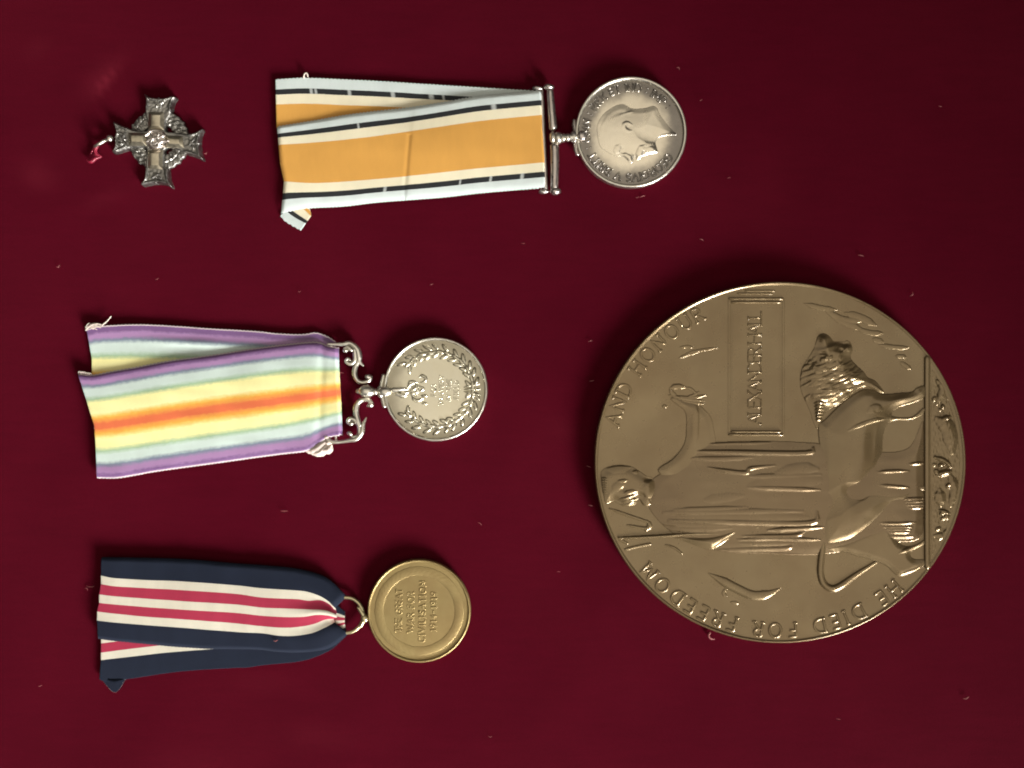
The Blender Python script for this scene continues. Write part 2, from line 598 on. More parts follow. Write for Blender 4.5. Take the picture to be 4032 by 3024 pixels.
def ribbon(name, parent, mat, rows, zfun, n=320, m=150, thick=5.0, scallop=1.6, worn=None, ends=0.0):
    """a woven ribbon: rows = [(v, [(x, y), ...]), ...] lines along the ribbon at width fraction v"""
    vs = [r[0] for r in rows]
    curves = []
    for _, p in rows:
        q = spl(p, False, 12)
        L = np.concatenate([[0], np.cumsum(np.linalg.norm(np.diff(q, axis=0), axis=1))])
        t = np.linspace(0, L[-1], n)
        curves.append(np.column_stack([np.interp(t, L, q[:, 0]), np.interp(t, L, q[:, 1])]))
        length = L[-1]
    curves = np.array(curves)
    v = np.linspace(0, 1, m)
    X = np.empty((n, m))
    Y = np.empty((n, m))
    for i in range(n):
        X[i] = np.interp(v, vs, curves[:, i, 0])
        Y[i] = np.interp(v, vs, curves[:, i, 1])
    U = np.repeat(np.linspace(0, 1, n)[:, None], m, 1)
    Vv = np.repeat(v[None, :], n, 0)
    # looped selvedge
    sc = scallop * np.sin(U * length / 14.0 * 2 * np.pi) * (np.exp(-Vv / 0.012) - np.exp(-(1 - Vv) / 0.012))
    Y = Y + sc
    if ends:
        X = X + ends * (np.exp(-U / 0.01)) * wobble(Vv * 300, Vv * 0, 40, 5)
    Z = zfun(U, Vv, X, Y)
    N = n * m
    top = np.column_stack([X.ravel(), Y.ravel(), Z.ravel()])
    bot = top.copy()
    bot[:, 2] -= thick
    V = np.vstack([top, bot])
    I = np.arange(N).reshape(n, m)
    Ft = np.stack([I[:-1, :-1], I[1:, :-1], I[1:, 1:], I[:-1, 1:]], -1).reshape(-1, 4)
    Fb = Ft[:, ::-1] + N

    def wall(a):
        return np.stack([a[:-1], a[:-1] + N, a[1:] + N, a[1:]], -1)
    F = np.vstack([Ft, Fb, wall(I[:, 0]), wall(I[::-1, -1]), wall(I[0, ::-1]), wall(I[-1, :])])
    uv = np.column_stack([(U * length / 100.0).ravel(), Vv.ravel()])
    uv = np.vstack([uv, uv])
    at = None
    if worn is not None:
        a = worn(X, Y, U, Vv).ravel()
        at = np.concatenate([a, a])
    return link_mesh(name, V, F, mat, parent, uv=uv, attr=at)


# ---------------------------------------------------------------- a stroke alphabet for raised lettering


def arc(cx, cy, rx, ry, a0, a1, n=9):
    t = np.radians(np.linspace(a0, a1, n))
    return [(cx + rx * math.cos(a), cy + ry * math.sin(a)) for a in t]


GLY = {
    'A': (0.78, [[(0, 0), (0.39, 1), (0.78, 0)], [(0.16, 0.36), (0.62, 0.36)]]),
    'B': (0.58, [[(0, 0), (0, 1)], [(0, 1), (0.25, 1)] + arc(0.25, 0.76, 0.25, 0.24, 90, -90) + [(0, 0.52)], arc(0.27, 0.26, 0.29, 0.26, 90, -90) + [(0, 0)]]),
    'C': (0.76, [arc(0.42, 0.5, 0.42, 0.5, 45, 315, 15)]),
    'D': (0.74, [[(0, 0), (0, 1)], [(0, 1), (0.25, 1)] + arc(0.25, 0.5, 0.48, 0.5, 90, -90, 11) + [(0, 0)]]),
    'E': (0.52, [[(0.52, 1), (0, 1), (0, 0), (0.52, 0)], [(0, 0.53), (0.42, 0.53)]]),
    'F': (0.5, [[(0.5, 1), (0, 1), (0, 0)], [(0, 0.53), (0.4, 0.53)]]),
    'G': (0.78, [arc(0.42, 0.5, 0.42, 0.5, 45, 340, 15) + [(0.8, 0.42), (0.5, 0.42)]]),
    'H': (0.68, [[(0, 0), (0, 1)], [(0.68, 0), (0.68, 1)], [(0, 0.52), (0.68, 0.52)]]),
    'I': (0.1, [[(0.05, 0), (0.05, 1)]]),
    'L': (0.5, [[(0, 1), (0, 0), (0.5, 0)]]),
    'M': (0.86, [[(0, 0), (0.08, 1), (0.43, 0.2), (0.78, 1), (0.86, 0)]]),
    'N': (0.7, [[(0, 0), (0, 1), (0.7, 0), (0.7, 1)]]),
    'O': (0.84, [arc(0.42, 0.5, 0.42, 0.5, 90, 450, 19)]),
    'P': (0.54, [[(0, 0), (0, 1), (0.25, 1)] + arc(0.25, 0.74, 0.28, 0.26, 90, -90) + [(0, 0.48)]]),
    'R': (0.6, [[(0, 0), (0, 1), (0.25, 1)] + arc(0.25, 0.75, 0.27, 0.25, 90, -90) + [(0, 0.5)], [(0.22, 0.5), (0.6, 0)]]),
    'S': (0.52, [arc(0.27, 0.75, 0.25, 0.25, 40, 250, 9) + arc(0.25, 0.26, 0.27, 0.26, 80, -150, 9)]),
    'T': (0.64, [[(0, 1), (0.64, 1)], [(0.32, 1), (0.32, 0)]]),
    'U': (0.66, [[(0, 1), (0, 0.33)] + arc(0.33, 0.33, 0.33, 0.33, 180, 360) + [(0.66, 1)]]),
    'V': (0.76, [[(0, 1), (0.38, 0), (0.76, 1)]]),
    'W': (1.06, [[(0, 1), (0.27, 0), (0.53, 0.85), (0.79, 0), (1.06, 1)]]),
    'X': (0.7, [[(0, 0), (0.7, 1)], [(0, 1), (0.7, 0)]]),
    'Y': (0.7, [[(0, 1), (0.35, 0.5), (0.35, 0)], [(0.7, 1), (0.35, 0.5)]]),
    '1': (0.2, [[(0, 0.8), (0.15, 1), (0.15, 0)]]),
    '4': (0.56, [[(0.42, 0), (0.42, 1), (0, 0.32), (0.56, 0.32)]]),
    '9': (0.52, [arc(0.26, 0.72, 0.26, 0.28, 0, 360, 13), [(0.52, 0.72), (0.45, 0.3), (0.2, 0)]]),
    '-': (0.4, [[(0, 0.5), (0.4, 0.5)]]),
    ':': (0.1, [[(0.05, 0.2), (0.05, 0.22)], [(0.05, 0.75), (0.05, 0.77)]]),
    '.': (0.12, [[(0.06, 0.48), (0.06, 0.52)]]),
    ' ': (0.28, []),
}


for _g, (_w, _ls) in list(GLY.items()):
    if _g in 'AFHIMNPRTVWXYEDBLKU14':
        _add = []
        for _l in _ls:
            for _p, _q in ((_l[0], _l[1]), (_l[-1], _l[-2])):
                if abs(_p[1] - round(_p[1])) < 1e-6 and abs(_q[1] - _p[1]) > 1.1 * abs(_q[0] - _p[0]):
                    _add.append([(_p[0] - 0.1, _p[1]), (_p[0] + 0.1, _p[1])])
        GLY[_g] = (_w, _ls + _add)


def dense(p, n=3):
    out = []
    for a, b in zip(p[:-1], p[1:]):
        for t in np.linspace(0, 1, n, endpoint=False):
            out.append((a[0] + (b[0] - a[0]) * t, a[1] + (b[1] - a[1]) * t))
    return out + [p[-1]]


def text_arc(mb, text, cx, cy, R, hgt, a0, a1, zb, r, h, ex=1.0, ey=1.0):
    """letters round a coin, clockwise from angle a0 to a1, tops outwards"""
    ws = [GLY[c][0] for c in text]
    gap = (math.radians(a1 - a0) * R / hgt - sum(ws)) / max(1, len(text) - 1)
    s = 0.0
    for c, w in zip(text, ws):
        m = mb
        if isinstance(mb, list):
            m = MB()
            if GLY[c][1]:
                mb.append(m)
        th = math.radians(a0) + (s + w / 2) * hgt / R
        for line in GLY[c][1]:
            pts = []
            for lx, ly in dense(line):
                t = (lx - w / 2) * hgt
                rr = R + ly * hgt
                pts.append((cx + ex * (rr * math.cos(th) - t * math.sin(th)), cy + ey * (rr * math.sin(th) + t * math.cos(th))))
            m.stroke(pts, zb, r, h)
        s += w + gap


def text_line(mb, text, x0, y0, dirv, upv, hgt, total, zb, r, h):
    """letters along a straight line of the given total length"""
    ws = [GLY[c][0] for c in text]
    gap = (total / hgt - sum(ws)) / max(1, len(text) - 1)
    s = 0.0
    for c, w in zip(text, ws):
        m = mb
        if isinstance(mb, list):
            m = MB()
            if GLY[c][1]:
                mb.append(m)
        for line in GLY[c][1]:
            pts = [(x0 + ((s + lx) * dirv[0] + ly * upv[0]) * hgt, y0 + ((s + lx) * dirv[1] + ly * upv[1]) * hgt) for lx, ly in dense(line)]
            m.stroke(pts, zb, r, h)
        s += w + gap


def crop(pts, ox, oy, k):
    return [(ox + k * p[0], oy + k * p[1]) for p in pts]


# ---------------------------------------------------------------- the velvet


def build_velvet():
    step = 26.0
    xs = np.arange(-2600, 6640, step)
    ys = np.arange(-2600, 5640, step)
    X, Y = np.meshgrid(xs, ys)
    Z = wobble(X, Y, 900, 3) * 5 + wobble(X, Y, 260, 4) * 1.6 - 4.5
    worn = np.zeros(X.shape)
    for cx, cy, rx, ry, h, rot in [(415, 320, 75, 16, 0.40, -0.9), (390, 300, 110, 40, 0.16, -0.8), (150, 690, 70, 55, 0.16, 0.3),
                                   (140, 190, 60, 30, 0.10, -0.6), (2230, 1690, 90, 40, 0.10, 0.2), (1260, 2900, 130, 50, 0.10, 0.1),
                                   (1040, 2690, 110, 40, 0.08, 0.0), (760, 3000, 150, 50, 0.07, 0.0), (2500, 690, 120, 40, 0.05, 0),
                                   (420, 780, 90, 26, 0.10, -0.4)]:
        worn += 1.35 * gau(X, Y, cx, cy, rx, ry, h, rot) * (1 + 0.35 * wobble(X, Y, 150, 12))
    ny, nx = X.shape
    I = np.arange(nx * ny).reshape(ny, nx)
    F = np.stack([I[:-1, :-1], I[1:, :-1], I[1:, 1:], I[:-1, 1:]], -1).reshape(-1, 4)
    o = link_mesh('velvet_cloth', np.column_stack([X.ravel(), Y.ravel(), Z.ravel()]), F, M['velvet'], None, attr=np.clip(worn, 0, 1).ravel())
    o['kind'] = 'structure'
    o['label'] = 'smooth maroon velvet cloth under the medals'


build_velvet()

# ---------------------------------------------------------------- memorial plaque


def q(pts):
    return crop(pts, 2300, 1080, 0.892)


def build_plaque():
    global GAIN
    cx, cy, rx, ry = 3072.5, 1821.0, 732.0, 713.0
    t = thing('memorial_plaque', 'large round brown bronze plaque with robed figure and lion in relief', 'plaque', cx, cy, 58)
    br = M['bronze']
    ZF = 52.0

    def field(X, Y):
        r = np.sqrt(((X - cx) / rx) ** 2 + ((Y - cy) / ry) ** 2)
        z = ZF + 3.0 * r ** 4 + wobble(X, Y, 330, 21) * 1.3 + wobble(X, Y, 120, 22) * 0.35
        return z

    # sunk ground of the disc
    def disc(X, Y):
        r = np.sqrt(((X - cx) / rx) ** 2 + ((Y - cy) / ry) ** 2)
        H = np.where(r < 0.99, 0.01, -1)
        d = sdp(X, Y, [(2876, 1180), (3082, 1180), (3082, 1708), (2876, 1708)], 0)
        H = H - 2.0 * np.clip(d / 14, 0, 1)
        return np.where(r < 0.99, np.maximum(H, -3.0) + 3.3, -1)
    relief('disc', (cx - rx, cy - ry, cx + rx, cy + ry), 3.0, disc, lambda X, Y: field(X, Y) - 3.3, br, t)
    mb = MB()
    mb.lathe(cx, cy, [(0.0, -1), (0.97, -1), (0.99, 3), (1.0, 12), (1.0, 48), (0.9985, 54), (0.995, 58), (0.9915, 59.0), (0.988, 58.2), (0.985, 56.5), (0.981, 55), (0.975, 53)], 320, rx, ry)
    mb.build('rim', br, t)

    # name panel bars
    mb = MB()
    for y in (1176, 1190, 1700, 1712):
        x0, x1 = (2872, 3084) if y in (1176, 1712) else (2884, 3074)
        mb.stroke(dense([(x0, y), (x1, y)], 12), lambda x, y: float(field(x, y)), 5.5, 5.0)
    for x in (2872, 3086):
        mb.stroke(dense([(x, 1180), (x, 1708)], 20), lambda x, y: float(field(x, y)), 5.0, 0.7)
    for y, x0, x1 in ((1145, 2935, 3050), (1156, 2905, 3040)):
        mb.stroke(dense([(x0, y), (x1, y)], 12), lambda x, y: float(field(x, y)), 4.0, 2.4)
    pan = mb.build('name_panel', br, t)
    letters = []
    text_line(letters, 'ALEXANDER HALL', 2999, 1672, (0, -1), (-1, 0), 51, 446, lambda x, y: float(field(x, y)) - 2.0, 3.2, 2.5)
    for m in letters:
        m.build('letter', br, pan)
    # inscription round the edge
    letters = []
    fz = lambda x, y: float(field(x, y))
    text_arc(letters, 'HE DIED FOR FREEDOM', 0, 0, 640, 54, 47, 141.5, lambda x, y: fz(cx + x * 1.02, cy + y * 0.992), 5.4, 3.2)
    text_arc(letters, 'AND HONOUR', 0, 0, 640, 54, 193, 243, lambda x, y: fz(cx + x * 1.02, cy + y * 0.992), 5.0, 2.3)
    for m in letters:
        for v in m.v:
            v[:, 0] = cx + v[:, 0] * 1.02
            v[:, 1] = cy + v[:, 1] * 0.992
        m.build('letter', br, t)
    GAIN = 0.58
    def inside(fn):
        return lambda X, Y: np.where(((X - cx) / rx) ** 2 + ((Y - cy) / ry) ** 2 < 0.968 ** 2, fn(X, Y), -4.0)

    # ---- robed figure
    K2 = lambda p: crop(p, 2600, 1650, 0.35)
    K3 = lambda p: crop(p, 2340, 1780, 0.2712)
    robe = q([(300, 910), (350, 870), (430, 800), (520, 748), (800, 735), (1040, 745), (1200, 760), (1330, 785), (1440, 760), (1500, 650), (1506, 900),
              (1506, 1060), (1480, 1170), (1330, 1190), (1040, 1240), (800, 1236), (600, 1225), (480, 1180), (400, 1150), (320, 1080), (275, 1000)])
    folds = [([(330, 360), (950, 375), (1640, 380), (1725, 320)], 9, 7), ([(300, 440), (700, 445), (1050, 430)], 9, 5),
             ([(480, 275), (800, 262), (1240, 265)], 9, 5), ([(530, 545), (720, 580), (960, 602), (1015, 555), (1290, 520)], 8, 7),
             ([(1000, 645), (1300, 640), (1800, 625)], 10, 5), ([(1300, 610), (1560, 560), (1760, 560)], 22, 6),
             ([(980, 768), (1400, 780), (1790, 795)], 9, 8), ([(1000, 760), (1400, 700), (1790, 690)], 30, 4),
             ([(500, 910), (650, 890), (930, 860)], 16, 4), ([(150, 1020), (500, 1010), (980, 993)], 9, 6),
             ([(30, 1050), (450, 1048), (900, 1040), (1600, 1035)], 12, 6),
             ([(90, 1140), (600, 1150), (960, 1160), (1690, 1165), (1760, 1040)], 10, 8), ([(200, 1100), (900, 1105), (1650, 1105)], 20, 4),
             ([(1200, 1250), (1500, 1232), (1830, 1215)], 8, 9), ([(920, 1316), (1250, 1318), (1520, 1308), (1620, 1262)], 8, 8),
             ([(870, 1358), (1300, 1345), (1790, 1356)], 8, 9), ([(600, 1478), (1000, 1470), (1410, 1455), (1475, 1415)], 8, 7),
             ([(560, 1480), (850, 1515), (1250, 1528), (1620, 1532)], 7, 8), ([(900, 1400), (1200, 1395), (1500, 1400)], 10, 4),
             ([(0, 1180), (400, 1195), (760, 1200)], 11, 4), ([(60, 1240), (400, 1235), (800, 1225)], 10, 4)]
    folds8 = [[(900, 565), (1050, 570), (1210, 560)], [(930, 600), (1180, 600)], [(960, 622), (1170, 622)], [(980, 643), (1160, 645)], [(970, 684), (1190, 685)],
              [(880, 130), (1000, 120), (1150, 118)], [(1100, 360), (1290, 355)], [(1120, 385), (1290, 380)], [(1130, 410), (1290, 410)], [(1150, 435), (1285, 432)],
              [(1150, 60), (1290, 50)], [(900, 240), (1150, 260)]]

    def robef(X, Y):
        d = sdp(X, Y, robe)
        H = 0.6 * dome(d, 40, 15, 0.3) + 0.4 * dome(d, 150, 26, 0.2) + np.where(d > 0, wobble(X * 0.25, Y, 60, 5) * 1.2, 0)
        F = np.zeros(X.shape)
        for p, r, h in folds:
            F = np.maximum(F, ridge(X, Y, K2(p), r, h))
        for p in folds8:
            F = np.maximum(F, ridge(X, Y, crop(p, 3050, 1800, 0.458), 6, 6))
        return np.where(d > 0, H + F * np.clip(d / 8, 0, 1), -4)
    fig = relief('robed_figure', (2520, 1640, 3660, 2200), 2.6, inside(robef), field, M['bronze_dark'], t)

    def armf(X, Y):  # raised left arm reaching towards the wreath
        d = sdp(X, Y, [(2590, 1850), (2650, 1805), (2692, 1750), (2702, 1690), (2698, 1625), (2668, 1596), (2640, 1572), (2660, 1560), (2700, 1576),
                       (2750, 1590), (2800, 1640), (2815, 1700), (2825, 1748), (2840, 1770), (2820, 1830), (2740, 1880), (2640, 1890)])
        f = np.clip((2830 - X) / 110, 0, 1)
        return dome(d, 30, 12, 0.4) * np.where(d > 0, np.maximum(f * f * (3 - 2 * f), 0.02), 1) + np.where(d > 0, 1, 0) * (ridge(X, Y, [(2740, 1600), (2735, 1750)], 14, 2.5) + gau(X, Y, 2640, 1830, 60, 25, 3, -0.7))
    relief('arm', (2570, 1540, 2850, 1900), 2.6, inside(armf), field, br, fig)

    def wreathf(X, Y):
        H = np.full(X.shape, -4.0)
        for p, r, h in [([(150, 320), (330, 360), (540, 385)], 7, 6), ([(200, 330), (380, 350), (560, 320)], 7, 5), ([(250, 370), (400, 400), (530, 415)], 7, 5),
                        ([(330, 350), (420, 320), (480, 280)], 6, 4), ([(170, 240), (240, 225), (330, 235)], 10, 6), ([(160, 250), (190, 300), (240, 330)], 8, 4),
                        ([(350, 400), (420, 440), (500, 450)], 8, 4), ([(80, 440), (130, 445)], 7, 4), ([(330, 235), (400, 260), (470, 330)], 6, 3)]:
            v = ridge(X, Y, crop(p, 2580, 1440, 0.3617), r, h)
            H = np.maximum(H, np.where(v > 0.2, v, -4))
        return H
    relief('wreath', (2590, 1500, 2800, 1620), 1.8, inside(wreathf), lambda X, Y: field(X, Y), br, t)

    def headf(X, Y):
        d = sdp(X, Y, [(2356, 1895), (2372, 1850), (2420, 1832), (2480, 1834), (2515, 1852), (2545, 1872), (2575, 1885), (2590, 1935), (2570, 1985), (2535, 1992),
                       (2515, 1966), (2500, 1988), (2455, 1994), (2415, 1975), (2385, 1985), (2366, 1945)])
        H = dome(d, 44, 19)
        F = np.zeros(X.shape)
        for i in range(7):
            y = 1884 + i * 9.5
            F = np.maximum(F, ridge(X, Y, [(2364, y + 2), (2376, y), (2390, y + 1)], 4.2, 5))
        for p, r, h in [([(350, 690), (480, 660), (620, 600)], 5, 7), ([(400, 720), (520, 700), (620, 680)], 5, 6), ([(370, 765), (470, 770), (570, 720)], 5, 6),
                        ([(330, 430), (400, 420), (480, 405)], 7, 5), ([(560, 290), (640, 285)], 7, 4), ([(200, 250), (350, 225), (520, 210)], 18, 4),
                        ([(270, 560), (330, 500), (420, 470)], 16, 5), ([(430, 600), (520, 575), (610, 570)], 8, 5), ([(640, 680), (760, 760), (830, 770)], 20, 4),
                        ([(700, 560), (780, 540), (880, 420)], 30, 4)]:
            F = np.maximum(F, ridge(X, Y, K3(p), r, h))
        F -= gau(X, Y, *K3([(420, 540)])[0], 13, 9, 5)
        F -= gau(X, Y, *K3([(800, 390)])[0], 16, 8, 5)
        return np.where(d > 0, H + F * np.clip(d / 6, 0, 1), -4)
    relief('head', (2345, 1815, 2605, 2010), 1.8, inside(headf), field, br, fig)

    def tridf(X, Y):
        H = np.full(X.shape, -4.0)
        for p, r, h in [([(2418, 2118), (2500, 2117), (2610, 2111), (2800, 2101), (3225, 2112)], 7, 15), ([(2450, 2168), (2500, 2155), (2560, 2143)], 6, 6),
                        ([(2400, 2003), (2470, 2028), (2550, 2055)], 6, 6), ([(2470, 2068), (2520, 2078), (2555, 2082)], 6, 6), ([(2550, 2052), (2560, 2070), (2545, 2085)], 9, 7),
                        ([(2418, 2118), (2450, 2130), (2470, 2140)], 6, 5), ([(2620, 2145), (2660, 2160), (2685, 2180)], 5, 5)]:
            v = ridge(X, Y, p, r, h, (0.5, 0.9))
            H = np.maximum(H, np.where(v > 0.2, v, -4))
        return H
    relief('trident', (2390, 1990, 3235, 2190), 2.0, inside(tridf), field, br, t)

    def foref(X, Y):
        d = sdp(X, Y, K2([(160, 1340), (420, 1310), (620, 1275), (850, 1200), (1050, 1155), (1190, 1165), (1230, 1200), (1170, 1262), (1000, 1290), (900, 1310),
                          (800, 1370), (690, 1440), (600, 1470), (540, 1468), (400, 1430), (250, 1370)]))
        H = dome(d, 34, 22)
        F = ridge(X, Y, K2([(620, 1440), (800, 1340), (930, 1275)]), 9, 4) + ridge(X, Y, K2([(1060, 1225), (1160, 1240)]), 8, 4)
        return np.where(d > 0, H + F * np.clip(d / 6, 0, 1), -4)
    relief('forearm', (2640, 2030, 3050, 2190), 2.2, inside(foref), field, br, fig)

    # ---- lion
    body = [(3222, 1680), (3250, 1650), (3300, 1600), (3350, 1560), (3400, 1532), (3443, 1534), (3475, 1550), (3540, 1546), (3592, 1541), (3612, 1525), (3648, 1518), (3648, 1562),
            (3592, 1589), (3543, 1604), (3516, 1624), (3524, 1640), (3592, 1640), (3640, 1602), (3648, 1622), (3595, 1652), (3520, 1657), (3492, 1680), (3480, 1715), (3474, 1800),
            (3460, 1848), (3420, 1895), (3382, 1936), (3404, 1928), (3453, 1921), (3554, 1922), (3610, 1912), (3648, 1912), (3648, 1930), (3609, 1940), (3577, 1988), (3531, 1997),
            (3485, 2040), (3440, 2077), (3371, 2122), (3325, 2141), (3250, 2152), (3228, 2100), (3224, 2000), (3230, 1900), (3230, 1780)]

    def lionf(X, Y):
        d = sdp(X, Y, body, 4)
        H = 0.55 * dome(d, 36, 24, 0.45) + 0.45 * dome(d, 95, 38, 0.2) + gau(X, Y, 3330, 2035, 95, 75, 8, -0.6) + gau(X, Y, 3370, 1660, 80, 70, 6) + gau(X, Y, 3350, 1830, 80, 90, 3) - ridge(X, Y, [(3385, 1935), (3330, 1950), (3280, 1985), (3240, 2030)], 42, 7, (0.8, 0.5)) + gau(X, Y, 3300, 1740, 55, 60, 3) - gau(X, Y, 3430, 1760, 25, 70, 3) - gau(X, Y, 3300, 1880, 40, 30, 2) + gau(X, Y, 3430, 2000, 40, 30, 4, -0.6) + gau(X, Y, 3540, 1575, 40, 14, 3, -0.3)
        F = ridge(X, Y, crop([(630, 1360), (740, 1310), (860, 1270), (960, 1260)], 3050, 1080, 0.452), 8, 5)
        F = np.maximum(F, ridge(X, Y, crop([(800, 1200), (870, 1160), (930, 1180)], 3050, 1080, 0.452), 14, 4))
        F = np.maximum(F, ridge(X, Y, crop([(1010, 1230), (1100, 1165), (1200, 1130), (1300, 1080)], 3050, 1080, 0.452), 7, 5))
        F = np.maximum(F, ridge(X, Y, crop([(590, 745), (750, 680), (900, 570), (1040, 440), (1160, 405), (1230, 300), (1290, 282)], 3050, 1800, 0.458), 8, 4))
        return np.where(d > 0, H + F * np.clip(d / 6, 0, 1) + wobble(X, Y, 55, 9) * 0.5, -4)
    lion = relief('lion', (3200, 1500, 3660, 2170), 2.4, inside(lionf), field, br, t)

    def legf(X, Y):
        d = sdp(X, Y, [(3325, 2130), (3440, 2080), (3500, 2070), (3545, 2140), (3600, 2148), (3645, 2122), (3648, 2140), (3590, 2175), (3600, 2200), (3648, 2205), (3648, 2226),
                       (3548, 2270), (3500, 2238), (3462, 2217), (3320, 2176), (3262, 2172), (3250, 2150)])
        return np.where(d > 0, dome(d, 26, 13, 0.4) + ridge(X, Y, [(3320, 2170), (3462, 2212), (3505, 2234)], 6, 3) + ridge(X, Y, [(3538, 2178), (3590, 2155), (3640, 2130)], 7, 5)
                        + ridge(X, Y, [(3548, 2262), (3600, 2245), (3640, 2222)], 7, 5), -4)
    relief('hind_leg', (3240, 2060, 3660, 2280), 2.4, inside(legf), field, br, lion)

    def tailf(X, Y):
        v = ridge(X, Y, [(3243, 2140), (3234, 2210), (3233, 2262), (3246, 2300), (3275, 2318), (3310, 2308), (3371, 2265), (3452, 2214)], 13, 14, (1, 0.5))
        return np.where(v > 0.2, v, -4)
    relief('tail', (3210, 2120, 3480, 2340), 2.0, inside(tailf), field, br, lion)

    K5 = lambda p: crop(p, 3100, 1250, 0.3014)
    mane = K5([(400, 240), (470, 205), (545, 230), (620, 300), (720, 315), (790, 300), (840, 340), (860, 430), (835, 520), (900, 610), (1000, 700), (1060, 780), (1160, 830),
               (1275, 975), (1200, 985), (1100, 925), (1000, 915), (900, 965), (800, 1060), (700, 1130), (600, 1180), (500, 1260), (440, 1400), (390, 1450), (330, 1340), (310, 1260),
               (240, 1100), (180, 950), (170, 800), (200, 650), (280, 520), (350, 400)])
    r = np.random.default_rng(5)
    locks = []
    for i in range(64):
        x = r.uniform(230, 1000)
        y = r.uniform(600, 1080)
        L = r.uniform(60, 130)
        a = -0.28 + r.normal(0, 0.22)
        locks.append(([(x - L * math.cos(a), y - L * math.sin(a) + 8), (x, y + 12), (x + L * math.cos(a), y + L * math.sin(a) - 6)], r.uniform(5, 9), r.uniform(2.5, 5.5)))
    for i in range(6):
        y = 1110 + i * 44
        locks.append(([(350 + i * 6, y + 10), (410, y), (480 - i * 4, y + 6)], 6, 6))
    locks.append(([(640, 1170), (800, 1070), (900, 950), (1010, 890), (1130, 920), (1260, 970)], 12, 7))
    for i in range(22):
        x = r.uniform(250, 760)
        y = r.uniform(480, 680)
        locks.append(([(x, y), (x - 40, y + 60)], r.uniform(5, 8), r.uniform(2, 4)))

    def manef(X, Y):
        d = sdp(X, Y, mane)
        H = dome(d, 60, 32) + wobble(X, Y, 34, 29) * 2.5 + wobble(X, Y, 70, 30) * 3
        F = np.zeros(X.shape)
        for p, rr, h in locks:
            F = np.maximum(F, ridge(X, Y, K5(p), rr, h, sm=3))
        F += gau(X, Y, *K5([(560, 390)])[0], 22, 9, 8, -0.3) + gau(X, Y, *K5([(800, 405)])[0], 14, 12, 9) + gau(X, Y, *K5([(480, 290)])[0], 22, 16, 7)
        F += gau(X, Y, *K5([(450, 550)])[0], 14, 9, 3) + gau(X, Y, *K5([(690, 560)])[0], 40, 30, 3)
        F -= gau(X, Y, *K5([(465, 465)])[0], 13, 7, 9) + gau(X, Y, *K5([(700, 435)])[0], 8, 7, 9) + gau(X, Y, *K5([(460, 515)])[0], 8, 5, 6) + gau(X, Y, *K5([(740, 350)])[0], 16, 9, 4)
        return np.where(d > 0, H + F * np.clip(d / 5, 0, 1), -4)
    relief('mane', (3140, 1300, 3500, 1700), 1.7, inside(manef), field, br, lion)

    # ---- ground line and the small relief below it
    mb = MB()
    mb.stroke(dense([(3652, 1408), (3652, 2232)], 60), lambda x, y: float(field(x, y)), 13, 8)
    mb.build('ground_line', br, t)
    seg = [(3672, 1420), (3720, 1500), (3765, 1620), (3786, 1740), (3790, 1830), (3782, 1930), (3757, 2050), (3715, 2160), (3672, 2235)]
    r = np.random.default_rng(17)
    lumps = []
    for i in range(30):
        y = r.uniform(1440, 2200)
        x = r.uniform(3678, 3785)
        lumps.append((x, y, r.uniform(7, 18), r.uniform(5, 12), r.uniform(5, 13), r.uniform(-1.2, 0.6)))

    def exf(X, Y):
        d = sdp(X, Y, seg)
        H = np.where(d > 0, 1.5 * np.clip(d / 4, 0, 1), -4)
        F = np.zeros(X.shape)
        for l in lumps:
            F = np.maximum(F, ell(X, Y, *l))
        for p, rr, h in [([(3690, 1650), (3735, 1690), (3750, 1780)], 28, 16), ([(3700, 1660), (3740, 1640)], 12, 16), ([(3690, 1870), (3745, 1855)], 12, 18),
                         ([(3680, 1800), (3720, 1815), (3745, 1840)], 9, 16), ([(3700, 2010), (3740, 2022)], 9, 13), ([(3690, 1500), (3715, 1530), (3690, 1590)], 16, 14),
                         ([(3740, 1870), (3760, 1930), (3745, 1990)], 18, 12), ([(3700, 1930), (3705, 1990)], 20, 12), ([(3680, 2110), (3720, 2110), (3735, 2080)], 14, 9)]:
            F = np.maximum(F, ridge(X, Y, p, rr, h))
        F += (wobble(X, Y, 26, 31) + wobble(X, Y, 13, 32)) * 1.3
        return np.where(d > 0, H + F * np.clip(d / 8, 0, 1), -4)
    relief('exergue_relief', (3660, 1410, 3800, 2245), 1.8, inside(exf), field, br, t)

    # ---- dolphins
    K7 = lambda p: crop(p, 2300, 1800, 0.458)

    def dolf(X, Y):
        v = np.maximum(ridge(X, Y, K7([(1070, 1000), (1180, 1060), (1310, 1130), (1450, 1190), (1580, 1180), (1700, 1125)]), 17, 10, (0.15, 0.1)),
                       np.maximum(ridge(X, Y, K7([(1240, 1120), (1200, 1170), (1230, 1200)]), 7, 3), ridge(X, Y, K7([(1260, 1250), (1330, 1260)]), 7, 2.5)))
        return np.where(v > 0.2, v, -4)
    relief('dolphin', (2770, 2230, 3110, 2400), 2.0, inside(dolf), field, br, t)

